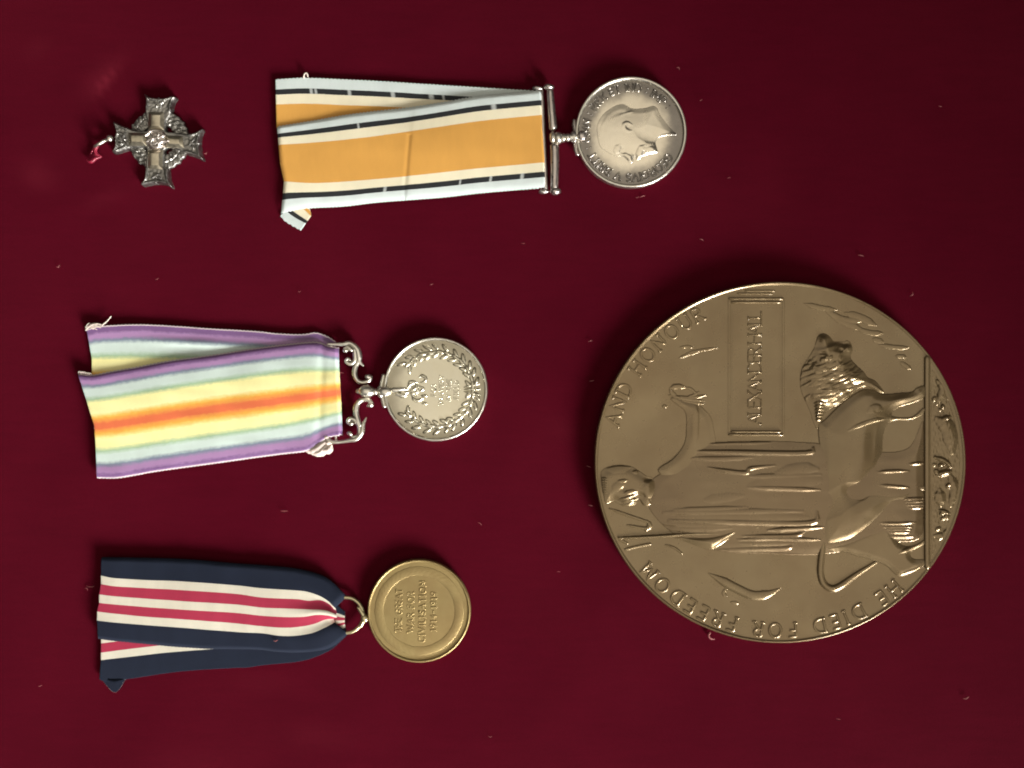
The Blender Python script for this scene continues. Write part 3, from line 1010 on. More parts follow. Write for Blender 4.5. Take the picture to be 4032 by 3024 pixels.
    def dolf2(X, Y):
        K6 = lambda p: crop(p, 3050, 1080, 0.452)
        H = np.full(X.shape, -4.0)
        for p, rr, h in [([(250, 250), (400, 290), (560, 310)], 10, 4), ([(420, 300), (600, 390), (800, 405)], 12, 4.5), ([(480, 360), (640, 430), (780, 480)], 12, 4),
                         ([(600, 330), (760, 380), (900, 450)], 14, 4), ([(700, 470), (850, 510), (960, 510)], 10, 4), ([(900, 610), (1050, 635), (1190, 640)], 9, 4.5),
                         ([(850, 560), (960, 590)], 10, 3), ([(1050, 710), (1160, 720)], 8, 4), ([(1090, 760), (1200, 830)], 9, 3)]:
            v = ridge(X, Y, K6(p), rr, h, (0.1, 0.1))
            H = np.maximum(H, np.where(v > 0.2, v, -4))
        return H
    relief('dolphin', (3140, 1160, 3620, 1480), 2.2, inside(dolf2), field, br, t)

    # faint oak spray left of the panel
    def sprf(X, Y):
        H = np.full(X.shape, -4.0)
        for p in [[(880, 690), (1000, 665), (1190, 635)], [(810, 740), (900, 700), (1000, 680)], [(820, 640), (900, 630), (960, 640)]]:
            v = ridge(X, Y, crop(p, 2300, 1080, 0.452), 6, 2.4, (0.1, 0.1))
            H = np.maximum(H, np.where(v > 0.2, v, -4))
        return H
    relief('oak_spray', (2640, 1350, 2860, 1430), 2.2, inside(sprf), field, br, t)

    GAIN = 1.0


build_plaque()

# ---------------------------------------------------------------- coin-like discs


def coin_field(cx, cy, R, z0, dish):
    def f(X, Y):
        r = np.sqrt((X - cx) ** 2 + (Y - cy) ** 2) / R
        return z0 + dish * np.clip(r, 0, 1.0) ** 3
    return f


def coin(t, cx, cy, R, matf, matr, z0=29.0, dish=-4.0, rimw=13.0, rimz=36.0):
    f = coin_field(cx, cy, R, z0, dish)
    mb = MB()
    rr = np.linspace(0.02, 1 - rimw / R * 0.7, 26) * R
    mb.lathe(cx, cy, [(r, float(f(cx + r, cy))) for r in rr], 160)
    mb.v[0][:] = mb.v[0]
    d = mb.build('disc', matf, t)
    mb = MB()
    zi = float(f(cx + R - rimw, cy))
    mb.lathe(cx, cy, [(R * 0.02, -1), (R - 4, -1), (R - 1, 3), (R, 8), (R, rimz - 6), (R - 1.5, rimz - 2.5), (R - 4.5, rimz), (R - rimw * 0.6, rimz - 0.5), (R - rimw * 0.85, rimz - 3), (R - rimw, zi - 1)], 200)
    mb.build('rim', matr, t)
    return f


# ---------------------------------------------------------------- silver war medal on an orange ribbon


def build_war_medal():
    cx, cy, R = 2484.5, 520.5, 219.5
    t = thing('medal', 'silver medal with bearded head on an orange, white and black ribbon', 'medal', cx, cy, 30)
    sv = M['silver']
    f = coin(t, cx, cy, R, sv, M['silver_rim'], z0=29, dish=-7, rimw=15, rimz=37)
    fz = lambda x, y: float(f(x, y))
    mb = MB()
    text_arc(mb, 'GEORGIVS V BRITT : OMN : REX ET IND : IMP :', cx, cy, 163, 30, 30, 326, fz, 3.8, 4.2)
    mb.build('inscription', sv, t)
    # head in profile
    K = lambda p: crop(p, 2050, 250, 0.3391)
    out = K([(885, 760), (900, 680), (955, 590), (1050, 515), (1150, 470), (1220, 480), (1270, 512), (1340, 522), (1450, 512), (1540, 488), (1590, 520), (1620, 590), (1690, 690), (1760, 770),
             (1818, 826), (1700, 838), (1600, 862), (1570, 920), (1585, 980), (1595, 1030), (1540, 1050), (1480, 1058), (1420, 1080), (1385, 1110), (1345, 1118), (1335, 1085), (1315, 1100), (1300, 1148),
             (1265, 1150), (1225, 1110), (1180, 1075), (1110, 1082), (1040, 1050), (980, 1010), (935, 980), (900, 900)])

    def hf(X, Y):
        d = sdp(X, Y, out, 4)
        H = 0.75 * dome(d, 95, 8.5) + 0.25 * dome(d, 24, 7)
        k = lambda x, y: K([(x, y)])[0]
        # ear
        F = ridge(X, Y, K([(1285, 785), (1250, 790), (1205, 760), (1200, 715), (1240, 695), (1290, 715)]), 8, 1.7) - gau(X, Y, *k(1250, 748), 9, 7, 0.8)
        # brow, eye, cheek, nose, moustache, beard
        F += ridge(X, Y, K([(1105, 1050), (1120, 1000), (1150, 950)]), 13, 2.0) - gau(X, Y, *k(1190, 1000), 15, 12, 2.2) + gau(X, Y, *k(1188, 1005), 7, 6, 1.6)
        F += ridge(X, Y, K([(1170, 1055), (1230, 1090), (1290, 1125)]), 13, 3.2) + gau(X, Y, *k(1285, 1075), 10, 9, 2.2) + gau(X, Y, *k(1300, 930), 42, 30, 2.5)
        F += ridge(X, Y, K([(1340, 1100), (1375, 1060), (1400, 1000), (1440, 960)]), 14, 3.4) + ridge(X, Y, K([(1420, 1060), (1500, 1035), (1590, 1010)]), 20, 3.2)
        F += gau(X, Y, *k(1480, 960), 40, 28, 2.5) - ridge(X, Y, K([(1405, 1085), (1425, 1040), (1440, 1005)]), 5, 1.8)
        F -= ridge(X, Y, K([(1590, 940), (1500, 880), (1400, 820), (1330, 780)]), 18, 0.8)
        # hair strands and beard strands
        for i in range(11):
            x0 = 905 + i * 30
            F += ridge(X, Y, K([(x0 + 20, 985 - i * 8), (x0 + 15, 860 - i * 12), (x0 + 50, 720 - i * 14), (x0 + 110, 600 - i * 4)]), 6, 0.45)
        for i in range(6):
            F += ridge(X, Y, K([(1440 + i * 22, 900 + i * 4), (1460 + i * 24, 960), (1470 + i * 24, 1035)]), 5, 0.8)
        # neck fold and the cut of the neck
        F += ridge(X, Y, K([(1590, 862), (1700, 840), (1812, 822)]), 9, 3.0)
        return np.where(d > 0, H + F * np.clip(d / 8, 0, 1), -4)
    relief('portrait', (2340, 395, 2680, 650), 1.5, hf, f, sv, t)
    # suspender
    g = M['silver_grey']
    mb = MB()
    mb.tube([(2166, 352, 24), (2171, 420, 24), (2178, 505, 24)], [13, 15, 17], 14)
    mb.tube([(2183, 570, 24), (2185, 640, 24), (2183, 740, 24)], [18, 18, 16], 14)
    mb.ball((2161, 341, 24), (22, 13, 18), 0.1)
    mb.ball((2187, 752, 24), (23, 16, 18), -0.1)
    mb.tube([(2132, 352, 16), (2140, 540, 16), (2150, 744, 16)], [9, 10, 9], 10)
    mb.ball((2117, 344, 18), (22, 9, 12), 0.1)
    mb.ball((2142, 752, 18), (22, 10, 12), -0.1)
    mb.build('suspender_bar', g, t)
    mb = MB()
    mb.ball((2176, 541, 28), (14, 25, 22))
    mb.ball((2198, 544, 30), (21, 25, 24))
    mb.ball((2219, 542, 27), (10, 19, 18))
    mb.ball((2235, 541, 27), (14, 17, 17))
    mb.tube([(2230, 541, 25), (2275, 538, 26)], [13, 13], 12)
    mb.build('swivel', M['silver_rim'], t)
    mb = MB()
    mb.ball((2291, 536, 36), (19, 21, 14))
    mb.tube([(2270, 520, 22), (2262, 490, 20), (2262, 470, 20)], [12, 10, 7], 10)
    mb.tube([(2272, 555, 22), (2268, 585, 20), (2276, 607, 20)], [12, 10, 8], 10)
    mb.tube([(2252, 538, 22), (2266, 516, 22)], [9, 10], 10)
    mb.tube([(2252, 544, 22), (2268, 560, 22)], [9, 10], 10)
    mb.ball((2262, 538, 24), (20, 26, 14))
    mb.build('claw', g, t)
    # ribbon, front tail and the tail behind it
    top = [(1088, 495), (1200, 476), (1358, 450), (1480, 434), (1640, 416), (1760, 397), (1874, 377), (2000, 365), (2138, 352)]
    bot = [(1117, 822), (1150, 800), (1211, 810), (1358, 806), (1490, 793), (1640, 781), (1760, 772), (1874, 761), (2010, 748), (2155, 737)]
    bot = [(1104, 838), (1150, 828), (1211, 818), (1358, 810), (1490, 795), (1640, 784), (1760, 774), (1874, 761), (2010, 749), (2155, 737)]
    midr = [(1100, 640), (1240, 632), (1400, 622), (1640, 600), (1880, 570), (2146, 540)]
    q3 = [(1116, 715), (1240, 722), (1400, 714), (1640, 692), (1880, 666), (2151, 640)]
    q1 = [(1094, 565), (1240, 556), (1400, 541), (1640, 509), (1880, 473), (2142, 445)]

    def zf(U, V, X, Y):
        z = 29 + 8 * np.sin(np.pi * np.clip(U, 0, 1)) * np.sin(np.pi * V) + wobble(X, Y, 260, 41) * 4.0 + wobble(X, Y, 90, 43) * 0.6
        z -= 2.2 * np.exp(-((X - 1607 + (Y - 600) * 0.09) / 9.0) ** 2) * np.where(V > 0.3, 1, 0.2)      # the crease across
        z += 1.5 * np.tanh((X - 1607 + (Y - 600) * 0.09) / 14.0)
        z -= 17 * np.clip((U - 0.985) / 0.015, 0, 1) ** 2
        z -= 7 * np.clip((0.018 - U) / 0.018, 0, 1) ** 2
        z -= 5 * np.clip((V - 0.93) / 0.07, 0, 1) ** 2 + 8 * np.clip((0.05 - V) / 0.05, 0, 1) ** 2
        return z

    def gaps(xs_top, xs_bot, v0, v1):
        def w(X, Y, U, V):
            a = np.zeros(X.shape)
            for (x, wd) in xs_top:
                a = np.maximum(a, np.where((np.abs(V - v0) < 0.03), np.exp(-((X - x - (V - v0) * 60) / wd) ** 4), 0))
            for (x, wd) in xs_bot:
                a = np.maximum(a, np.where((np.abs(V - v1) < 0.03), np.exp(-((X - x + (V - v1) * 60) / wd) ** 4), 0))
            return a * (0.75 + 0.25 * wobble(X, Y, 12, 77))
        return w
    rb = ribbon('ribbon', t, M['orange_ribbon'], [(0, top), (0.25, q1), (0.5, midr), (0.75, q3), (1, bot)], zf, 420, 200,
                worn=gaps([(1411, 4), (1944, 10)], [(1516, 6), (1812, 3.5), (1932, 5), (2056, 7)], 0.135, 0.865))
    btop = [(1080, 306), (1199, 300), (1358, 306), (1500, 313), (1640, 322), (1853, 336), (2000, 346), (2120, 353)]
    bmid = [(1085, 496), (1199, 494), (1358, 500), (1500, 503), (1640, 508), (1853, 513), (2000, 517), (2120, 521)]
    bbot = [(1150, 700), (1220, 694), (1358, 694), (1500, 694), (1640, 694), (1853, 690), (2000, 688), (2120, 690)]

    def zb(U, V, X, Y):
        return 11 + 3 * np.sin(np.pi * V) * (1 - U) + wobble(X, Y, 200, 44) * 1.2 + 5 * np.exp(-V / 0.05) * np.clip((U - 0.55) / 0.3, 0, 1) - 3 * U
    ribbon('back_tail', rb, M['orange_ribbon'], [(0, btop), (0.5, bmid), (1, bbot)], zb, 380, 180,
           worn=gaps([(1222, 6), (1240, 5), (1373, 7), (1545, 8), (1697, 10), (1745, 5)], [], 0.137, 0.865))
    # folded-under corner at lower left
    ft = [(1098, 846), (1116, 866), (1146, 885), (1180, 904)]
    ribbon('folded_corner', rb, M['orange_ribbon'],
           [(0, ft), (0.112, [(1122, 824), (1136, 838), (1165, 857), (1200, 876)]), (0.27, [(1150, 786), (1168, 800), (1195, 822), (1220, 846)]), (1.0, [(1160, 770), (1180, 785), (1205, 805), (1215, 815)])],
           lambda U, V, X, Y: 7 + 2 * np.sin(np.pi * np.clip(V * 3, 0, 1)) + 4 * U * np.clip(1 - V * 4, 0, 1) + wobble(X, Y, 30, 8) * 0.8, 60, 120)
    mb = MB()
    mb.tube([(1192, 300, 12), (1196, 287, 16), (1205, 284, 15), (1208, 296, 12)], 3.2, 6)
    mb.build('loose_thread', M['thread'], rb)


build_war_medal()

# ---------------------------------------------------------------- silver bravery medal on a rainbow ribbon


def build_bravery_medal():
    cx, cy, R = 1715.0, 1533.0, 205.0
    t = thing('medal', 'silver medal with laurel wreath on a rainbow striped ribbon', 'medal', cx, cy, 30)
    sv = M['silver_pale']
    f = coin(t, cx, cy, R, sv, M['silver_rim'], z0=28, dish=-5, rimw=13, rimz=36)
    fz = lambda x, y: float(f(x, y))
    # laurel wreath, open towards the suspender
    r = np.random.default_rng(3)
    leaves = []
    for side in (1, -1):
        n = 11
        for i in range(n):
            a = side * (6 + i * 13.2)
            for off, tilt in ((18, 0.65), (-16, -0.6), (0, 0.1)):
                rad = 148 + off + r.uniform(-3, 3)
                th = math.radians(a + r.uniform(-2, 2) + (4 if off else 0) * side)
                x, y = cx + rad * math.cos(th), cy + rad * math.sin(th)
                d = th + side * (math.pi / 2 - tilt)
                L = r.uniform(17, 23)
                leaves.append((x, y, d, L, r.uniform(7, 9.5), r.uniform(6, 9)))

    def lf(X, Y):
        H = np.full(X.shape, -4.0)
        for x, y, d, L, w, h in leaves:
            v = ell(X, Y, x, y, L, w, h, d)
            H = np.maximum(H, np.where(v > 0.2, v - 0.12 * h * np.exp(-((-(X - x) * math.sin(d) + (Y - y) * math.cos(d)) / 1.6) ** 2), -4))
        for side in (1, -1):
            th = np.radians(np.linspace(2, 140, 24)) * side
            v = ridge(X, Y, np.column_stack([cx + 148 * np.cos(th), cy + 148 * np.sin(th)]), 5, 4, sm=1)
            H = np.maximum(H, np.where(v > 0.2, v, -4))
        for dy in (-9, 0, 9):
            v = ridge(X, Y, [(1828, 1533 + dy), (1890, 1533 + dy * 2.4)], 5, 7)
            H = np.maximum(H, np.where(v > 0.2, v, -4))
        return H
    relief('laurel_wreath', (cx - R, cy - R, cx + R, cy + R), 1.5, lf, f, sv, t)
    # crown and cypher
    K = lambda p: crop(p, 1450, 1280, 0.3014)

    def cf(X, Y):
        H = np.full(X.shape, -4.0)
        for p, rr, h in [([(380, 850), (440, 840), (520, 835)], 7, 6), ([(400, 930), (500, 925)], 7, 8), ([(400, 880), (520, 880)], 10, 6), ([(520, 760), (560, 740), (640, 750)], 6, 5),
                         ([(540, 800), (620, 820), (560, 860), (630, 880), (560, 900), (640, 930)], 6, 6), ([(660, 690), (700, 660), (750, 690), (740, 730), (680, 750)], 6, 6),
                         ([(570, 920), (600, 970), (650, 985), (720, 960)], 7, 7), ([(690, 920), (740, 925), (770, 930)], 6, 6), ([(700, 1020), (770, 1030)], 6, 7),
                         ([(610, 740), (640, 840), (600, 900)], 6, 5), ([(520, 830), (540, 780), (600, 760)], 6, 5), ([(640, 790), (720, 830), (650, 880)], 5, 4)]:
            v = ridge(X, Y, K(p), rr, h)
            H = np.maximum(H, np.where(v > 0.2, v, -4))
        return H
    relief('crowned_cypher', (1550, 1470, 1700, 1610), 1.4, cf, f, sv, t)
    mb = MB()
    for txt, x, y0, tot in (('FOR', 1714, 1560, 46), ('BRAVERY', 1744, 1592, 112), ('IN THE', 1774, 1578, 84), ('FIELD', 1804, 1572, 72)):
        text_line(mb, txt, x, y0, (0.03, -1), (-1, -0.03), 17, tot, fz, 2.0, 1.3)
    mb.build('inscription', sv, t)
    # scrolled suspender
    g = M['silver_rim']
    k = lambda p, z=22: [(950 + 0.3315 * a, 1280 + 0.3315 * b, z) for a, b in p]
    mb = MB()
    mb.tube(k([(1020, 225), (1110, 225), (1200, 225), (1290, 215), (1370, 280), (1395, 370), (1400, 430), (1450, 485)]), [5, 6, 8, 10, 12, 13, 10, 3], 10)
    mb.tube(k([(1340, 280), (1350, 360), (1340, 430), (1290, 462), (1243, 430), (1262, 398), (1290, 415)]), [9, 10, 9, 8, 7, 6, 5], 10)
    mb.ball(k([(1232, 302)])[0], (11, 8, 9), 0.2)
    mb.tube(k([(1215, 275), (1260, 265), (1310, 300)]), [4, 7, 8], 8)
    mb.tube(k([(1400, 410), (1352, 500), (1345, 590), (1380, 660), (1440, 680), (1510, 660), (1525, 615), (1480, 612)]), [9, 10, 11, 9, 8, 9, 10, 6], 10)
    mb.ball(k([(1500, 612)])[0], (13, 10, 10))
    mb.tube(k([(1000, 1345), (1080, 1390), (1180, 1390), (1290, 1372), (1370, 1350), (1430, 1270), (1445, 1180), (1482, 1098)]), [6, 7, 6, 8, 10, 11, 9, 3], 10)
    mb.tube(k([(1400, 1290), (1395, 1200), (1350, 1130), (1290, 1112), (1262, 1150), (1300, 1180)]), [9, 10, 9, 8, 7, 8], 10)
    mb.ball(k([(1300, 1172)])[0], (11, 9, 9))
    mb.ball(k([(1285, 1290)])[0], (12, 9, 8), 0.3)
    mb.tube(k([(1285, 1300), (1320, 1330), (1370, 1320)]), [5, 6, 7], 8)
    mb.tube(k([(1410, 1200), (1370, 1090), (1358, 1000), (1385, 920), (1450, 885), (1520, 900), (1545, 950), (1500, 960)]), [9, 11, 13, 11, 9, 9, 9, 6], 10)
    mb.ball(k([(1530, 950)])[0], (12, 10, 10))
    mb.tube(k([(1060, 230), (1080, 800), (1120, 1385)], 14), [6, 6, 6], 8)
    mb.build('scroll_suspender', g, t)
    mb = MB()
    mb.ball(k([(1490, 785)], 28)[0], (34, 25, 24), 0.1)
    mb.ball(k([(1395, 785)], 26)[0], (13, 10, 10))
    mb.ball(k([(1590, 790)], 26)[0], (13, 14, 14))
    mb.tube(k([(1590, 790), (1650, 795)], 25), [9, 10], 10)
    mb.build('swivel', g, t)
    mb = MB()
    mb.ball(k([(1710, 790)], 34)[0], (26, 19, 14), -0.15)
    mb.tube(k([(1650, 780), (1670, 680), (1690, 590)]), [10, 9, 8], 10)
    mb.tube(k([(1660, 810), (1680, 890), (1700, 970)]), [10, 9, 9], 10)
    mb.ball(k([(1650, 790)], 24)[0], (15, 26, 13))
    mb.tube([(1545, 1536, 34), (1580, 1533, 33), (1596, 1531, 32)], [10, 8, 4], 10)
    mb.tube([(1560, 1553, 33), (1580, 1557, 33), (1600, 1558, 31)], [5, 6, 3], 8)
    mb.build('claw', g, t)
    # ribbon
    top = [(305, 1471), (364, 1475), (430, 1462), (533, 1444), (660, 1420), (829, 1397), (1000, 1371), (1116, 1356), (1215, 1346), (1255, 1347), (1293, 1361), (1331, 1368)]
    r2 = [(339, 1574), (450, 1560), (660, 1525), (829, 1500), (1000, 1476), (1180, 1455), (1333, 1455)]
    r4 = [(371, 1676), (450, 1668), (660, 1635), (829, 1610), (1000, 1589), (1180, 1565), (1338, 1541)]
    r6 = [(376, 1780), (450, 1776), (660, 1745), (829, 1720), (1000, 1696), (1180, 1668), (1343, 1628)]
    bot = [(379, 1884), (457, 1884), (540, 1871), (618, 1857), (829, 1828), (1000, 1804), (1116, 1789), (1209, 1777), (1250, 1752), (1290, 1725), (1346, 1714)]

    def zf(U, V, X, Y):
        z = 30 + 7 * np.sin(np.pi * U) * np.sin(np.pi * V) + wobble(X, Y, 230, 51) * 4.2 + wobble(X, Y * 2.5, 120, 53) * 1.0
        z -= 3.0 * np.exp(-((X - 1262 + (Y - 1560) * 0.05) / 16.0) ** 2)
        z += 2.5 * np.sin(V * 19) * np.clip((U - 0.75) / 0.2, 0, 1) * np.exp(-((X - 1270) / 60.0) ** 2)
        z -= 17 * np.clip((U - 0.985) / 0.015, 0, 1) ** 2
        z -= 8 * np.clip((V - 0.95) / 0.05, 0, 1) ** 2 + 8 * np.clip((0.04 - V) / 0.04, 0, 1) ** 2
        return z
    rb = ribbon('ribbon', t, M['rainbow_ribbon'], [(0, top), (0.25, r2), (0.5, r4), (0.75, r6), (1, bot)], zf, 420, 180, scallop=1.2)
    btop = [(333, 1297), (370, 1284), (407, 1281), (491, 1276), (575, 1276), (702, 1283), (829, 1292), (1000, 1302), (1083, 1311), (1182, 1315), (1232, 1308), (1255, 1311), (1291, 1326), (1320, 1345)]
    bm = [(352, 1410), (500, 1408), (700, 1412), (900, 1422), (1100, 1432), (1240, 1432), (1318, 1440)]
    bb = [(362, 1690), (500, 1690), (700, 1690), (900, 1690), (1100, 1690), (1240, 1690), (1318, 1690)]

    def zb(U, V, X, Y):
        return 11 + wobble(X, Y, 210, 54) * 2.0 - 2 * U + 7 * np.exp(-((Y - 1352 - (X - 800) * 0.05) / 18.0) ** 2 - ((X - 800) / 200.0) ** 2) + 3 * np.exp(-V / 0.06)
    ribbon('back_tail', rb, M['rainbow_ribbon'], [(0, btop), (0.27, bm), (1, bb)], zb, 380, 160, scallop=1.2)
    # frayed ends and the bunched corner beside the suspender
    mb = MB()
    r = np.random.default_rng(9)
    for i in range(12):
        x, y = 331 + r.uniform(-2, 30), 1296 - r.uniform(0, 12)
        a = r.uniform(-0.9, 0.3)
        L = r.uniform(14, 40)
        mb.tube([(x, y, 13), (x + L * 0.5 * math.cos(a), y + L * 0.5 * math.sin(a) - 3, 16), (x + L * math.cos(a), y + L * math.sin(a), 14)], [2.4, 2.0, 1.2], 5, samples=4)
    mb.tube([(395, 1280, 14), (418, 1262, 18), (434, 1244, 20)], [3.2, 2.8, 1.6], 6)
    mb.tube([(330, 1300, 12), (345, 1284, 15), (372, 1274, 15), (392, 1278, 12)], [3, 4, 4, 3], 6)
    for i in range(7):
        x, y = 304 + i * 7, 1469 + i * 1.0
        mb.tube([(x, y, 20), (x + 4, y - 7 + r.uniform(-2, 2), 22), (x + 10, y - 2, 21)], [2.2, 2.2, 1.4], 5, samples=3)
    mb.build('frayed_threads', M['thread'], rb)

    def bf(X, Y):
        H = np.full(X.shape, -4.0)
        for p, rr, h in [([(800, 1500), (880, 1480), (980, 1400)], 15, 13), ([(850, 1525), (930, 1515), (1000, 1440)], 12, 14), ([(900, 1530), (980, 1520)], 11, 11),
                         ([(940, 1480), (1020, 1490), (1050, 1440)], 13, 15), ([(980, 1330), (1030, 1340)], 10, 14), ([(1000, 1400), (1050, 1400)], 11, 12), ([(770, 1500), (850, 1500)], 7, 8)]:
            v = ridge(X, Y, crop(p, 950, 1280, 0.3315), rr, h, (0.6, 0.6))
            H = np.maximum(H, np.where(v > 0.2, v, -4))
        return H
    relief('bunched_corner', (1190, 1710, 1320, 1800), 1.5, bf, 16.0, M['thread'], rb)


build_bravery_medal()

# ---------------------------------------------------------------- gilt medal on a navy ribbon


def build_gilt_medal():
    cx, cy, R = 1650.0, 2406.0, 203.5
    t = thing('medal', 'dull gilt medal on a navy, white and crimson ribbon', 'medal', cx, cy, 28)
    gd = M['gold']
    f = coin(t, cx, cy, R, gd, gd, z0=28, dish=-2, rimw=12, rimz=32)
    fz = lambda x, y: float(f(x, y))

    def wf(X, Y):
        r = np.sqrt((X - cx) ** 2 + (Y - cy) ** 2)
        a = np.arctan2(Y - cy, X - cx)
        d = np.abs(r - 158)
        v = 1.9 * np.clip(1 - (d / 20) ** 2, 0, 1) ** 1.3 * (0.93 + 0.07 * np.sin(a * 46 + (r - 158) * 0.25 * np.sign(np.sin(a))))
        return np.where((v > 0.15), v, -4)
    relief('laurel_wreath', (cx - 180, cy - 180, cx + 180, cy + 180), 2.0, wf, f, gd, t)
    mb = MB()
    for txt, x, y0, tot, s in (('THE GREAT', 1580, 2490, 170, 24), ('WAR FOR', 1627, 2490, 158, 24), ('CIVILISATION', 1672, 2528, 238, 24), ('1914-1919', 1716, 2484, 150, 22)):
        text_line(mb, txt, x, y0, (0.02, -1), (-1, -0.02), s, tot, fz, 3.2, 1.5)
    mb.build('inscription', gd, t)
    mb = MB()
    th = np.linspace(0, 2 * np.pi, 49)
    mb.tube([(1362 + 66 * math.cos(a), 2424 + 70 * math.sin(a), 17 + 2 * math.cos(a)) for a in th], [7.5] * 49, 10, samples=1)
    mb.build('ring', M['gold_ring'], t)
    mb = MB()
    mb.tube([(1410, 2392, 20), (1428, 2420, 21), (1440, 2444, 21)], [8, 10, 9], 10)
    mb.tube([(1418, 2470, 20), (1430, 2446, 22), (1446, 2434, 20)], [7, 9, 8], 10)
    mb.ball((1434, 2436, 21), (16, 18, 13))
    mb.build('suspension_loop', M['gold_ring'], t)
    # ribbon: lines along the stripes so that they gather at the ring
    c1 = lambda p: crop(p, 340, 2130, 0.392)
    c2 = lambda p: crop(p, 900, 2130, 0.3315)
    rows = [
        (0.0, c1([(150, 165), (500, 170), (1000, 185), (1500, 228)]) + c2([(400, 290), (800, 330), (1100, 410), (1250, 510), (1400, 665)])),
        (0.22, c1([(150, 345), (300, 370), (600, 388), (1000, 402), (1500, 440)]) + c2([(400, 555), (800, 580), (950, 600), (1090, 650), (1200, 720), (1262, 800)])),
        (0.323, c1([(150, 430), (300, 452), (600, 470), (1000, 490), (1500, 525)]) + c2([(400, 665), (800, 685), (950, 705), (1090, 700), (1200, 750), (1268, 830)])),
        (0.452, c1([(130, 535), (300, 553), (600, 575), (1000, 600), (1500, 632)]) + c2([(400, 785), (700, 795), (950, 803), (1100, 806), (1200, 822), (1282, 868)])),
        (0.558, c1([(130, 620), (300, 635), (600, 660), (1000, 685), (1500, 716)]) + c2([(400, 882), (700, 897), (900, 893), (1050, 868), (1180, 872), (1290, 905)])),
        (0.665, c1([(110, 705), (300, 725), (600, 755), (1000, 780), (1500, 820)]) + c2([(400, 1005), (600, 1020), (800, 1018), (1000, 985), (1150, 930), (1240, 930)])),
        (0.768, c1([(110, 795), (300, 815), (600, 840), (1000, 868), (1500, 908)]) + c2([(400, 1090), (600, 1118), (800, 1120), (1000, 1085), (1150, 1020), (1255, 970)])),
        (1.0, c1([(120, 985), (300, 1010), (500, 1030), (900, 1068), (1250, 1088)]) + c2([(300, 1290), (600, 1320), (900, 1325), (1150, 1290), (1300, 1210), (1420, 1102)])),
    ]

    def zf(U, V, X, Y):
        g = np.clip((U - 0.72) / 0.28, 0, 1) ** 1.5
        z = 32 + 6 * np.sin(np.pi * U) * np.sin(np.pi * V) + wobble(X, Y, 220, 61) * 3.2
        z += g * (12 * np.cos((V - 0.5) * 2 * np.pi * 2.6) * np.exp(-((V - 0.5) / 0.32) ** 2) + 8 - 26 * (V - 0.5) ** 2)
        z -= 12 * np.clip((U - 0.97) / 0.03, 0, 1) ** 2
        z -= 8 * np.clip((V - 0.95) / 0.05, 0, 1) ** 2 + 8 * np.clip((0.05 - V) / 0.05, 0, 1) ** 2
        return z
    rb = ribbon('ribbon', t, M['navy_ribbon'], rows, zf, 360, 180, scallop=0.5)
    bbot = c1([(110, 1400), (180, 1425), (400, 1400), (800, 1340), (1100, 1310), (1500, 1287)]) + c2([(200, 1520), (400, 1490), (800, 1450), (1000, 1400), (1200, 1310), (1330, 1200), (1400, 1130)])
    bw0 = c1([(130, 1205), (400, 1175), (800, 1130), (1230, 1097), (1500, 1085)]) + c2([(200, 1270), (500, 1240), (800, 1210), (1050, 1150), (1250, 1080), (1380, 1040)])
    bw1 = c1([(130, 1130), (400, 1095), (800, 1050), (1230, 1020), (1500, 1005)]) + c2([(200, 1180), (500, 1150), (800, 1120), (1050, 1080), (1250, 1040), (1370, 1000)])
    btp = c1([(140, 560), (400, 540), (800, 510), (1230, 500), (1500, 500)]) + c2([(200, 600), (500, 600), (800, 620), (1050, 660), (1250, 760), (1370, 850)])

    def zb(U, V, X, Y):
        return 11 + wobble(X, Y, 200, 63) * 1.5 + 3 * np.sin(np.pi * V)
    ribbon('back_tail', rb, M['navy_ribbon'], [(0, btp), (0.665, bw1), (0.768, bw0), (1.0, bbot)], zb, 320, 130, scallop=0.4)
    ribbon('folded_corner', rb, M['navy_ribbon'], [(0.0, c1([(150, 1380), (250, 1400), (380, 1395)])), (0.18, c1([(150, 1425), (245, 1525), (300, 1518), (375, 1405)]))] +
           [(1.0, c1([(150, 1426), (245, 1527), (300, 1520), (375, 1407)]))], lambda U, V, X, Y: 10 + 2 * np.sin(np.pi * U), 40, 20, scallop=0)


build_gilt_medal()

# ---------------------------------------------------------------- small silver cross


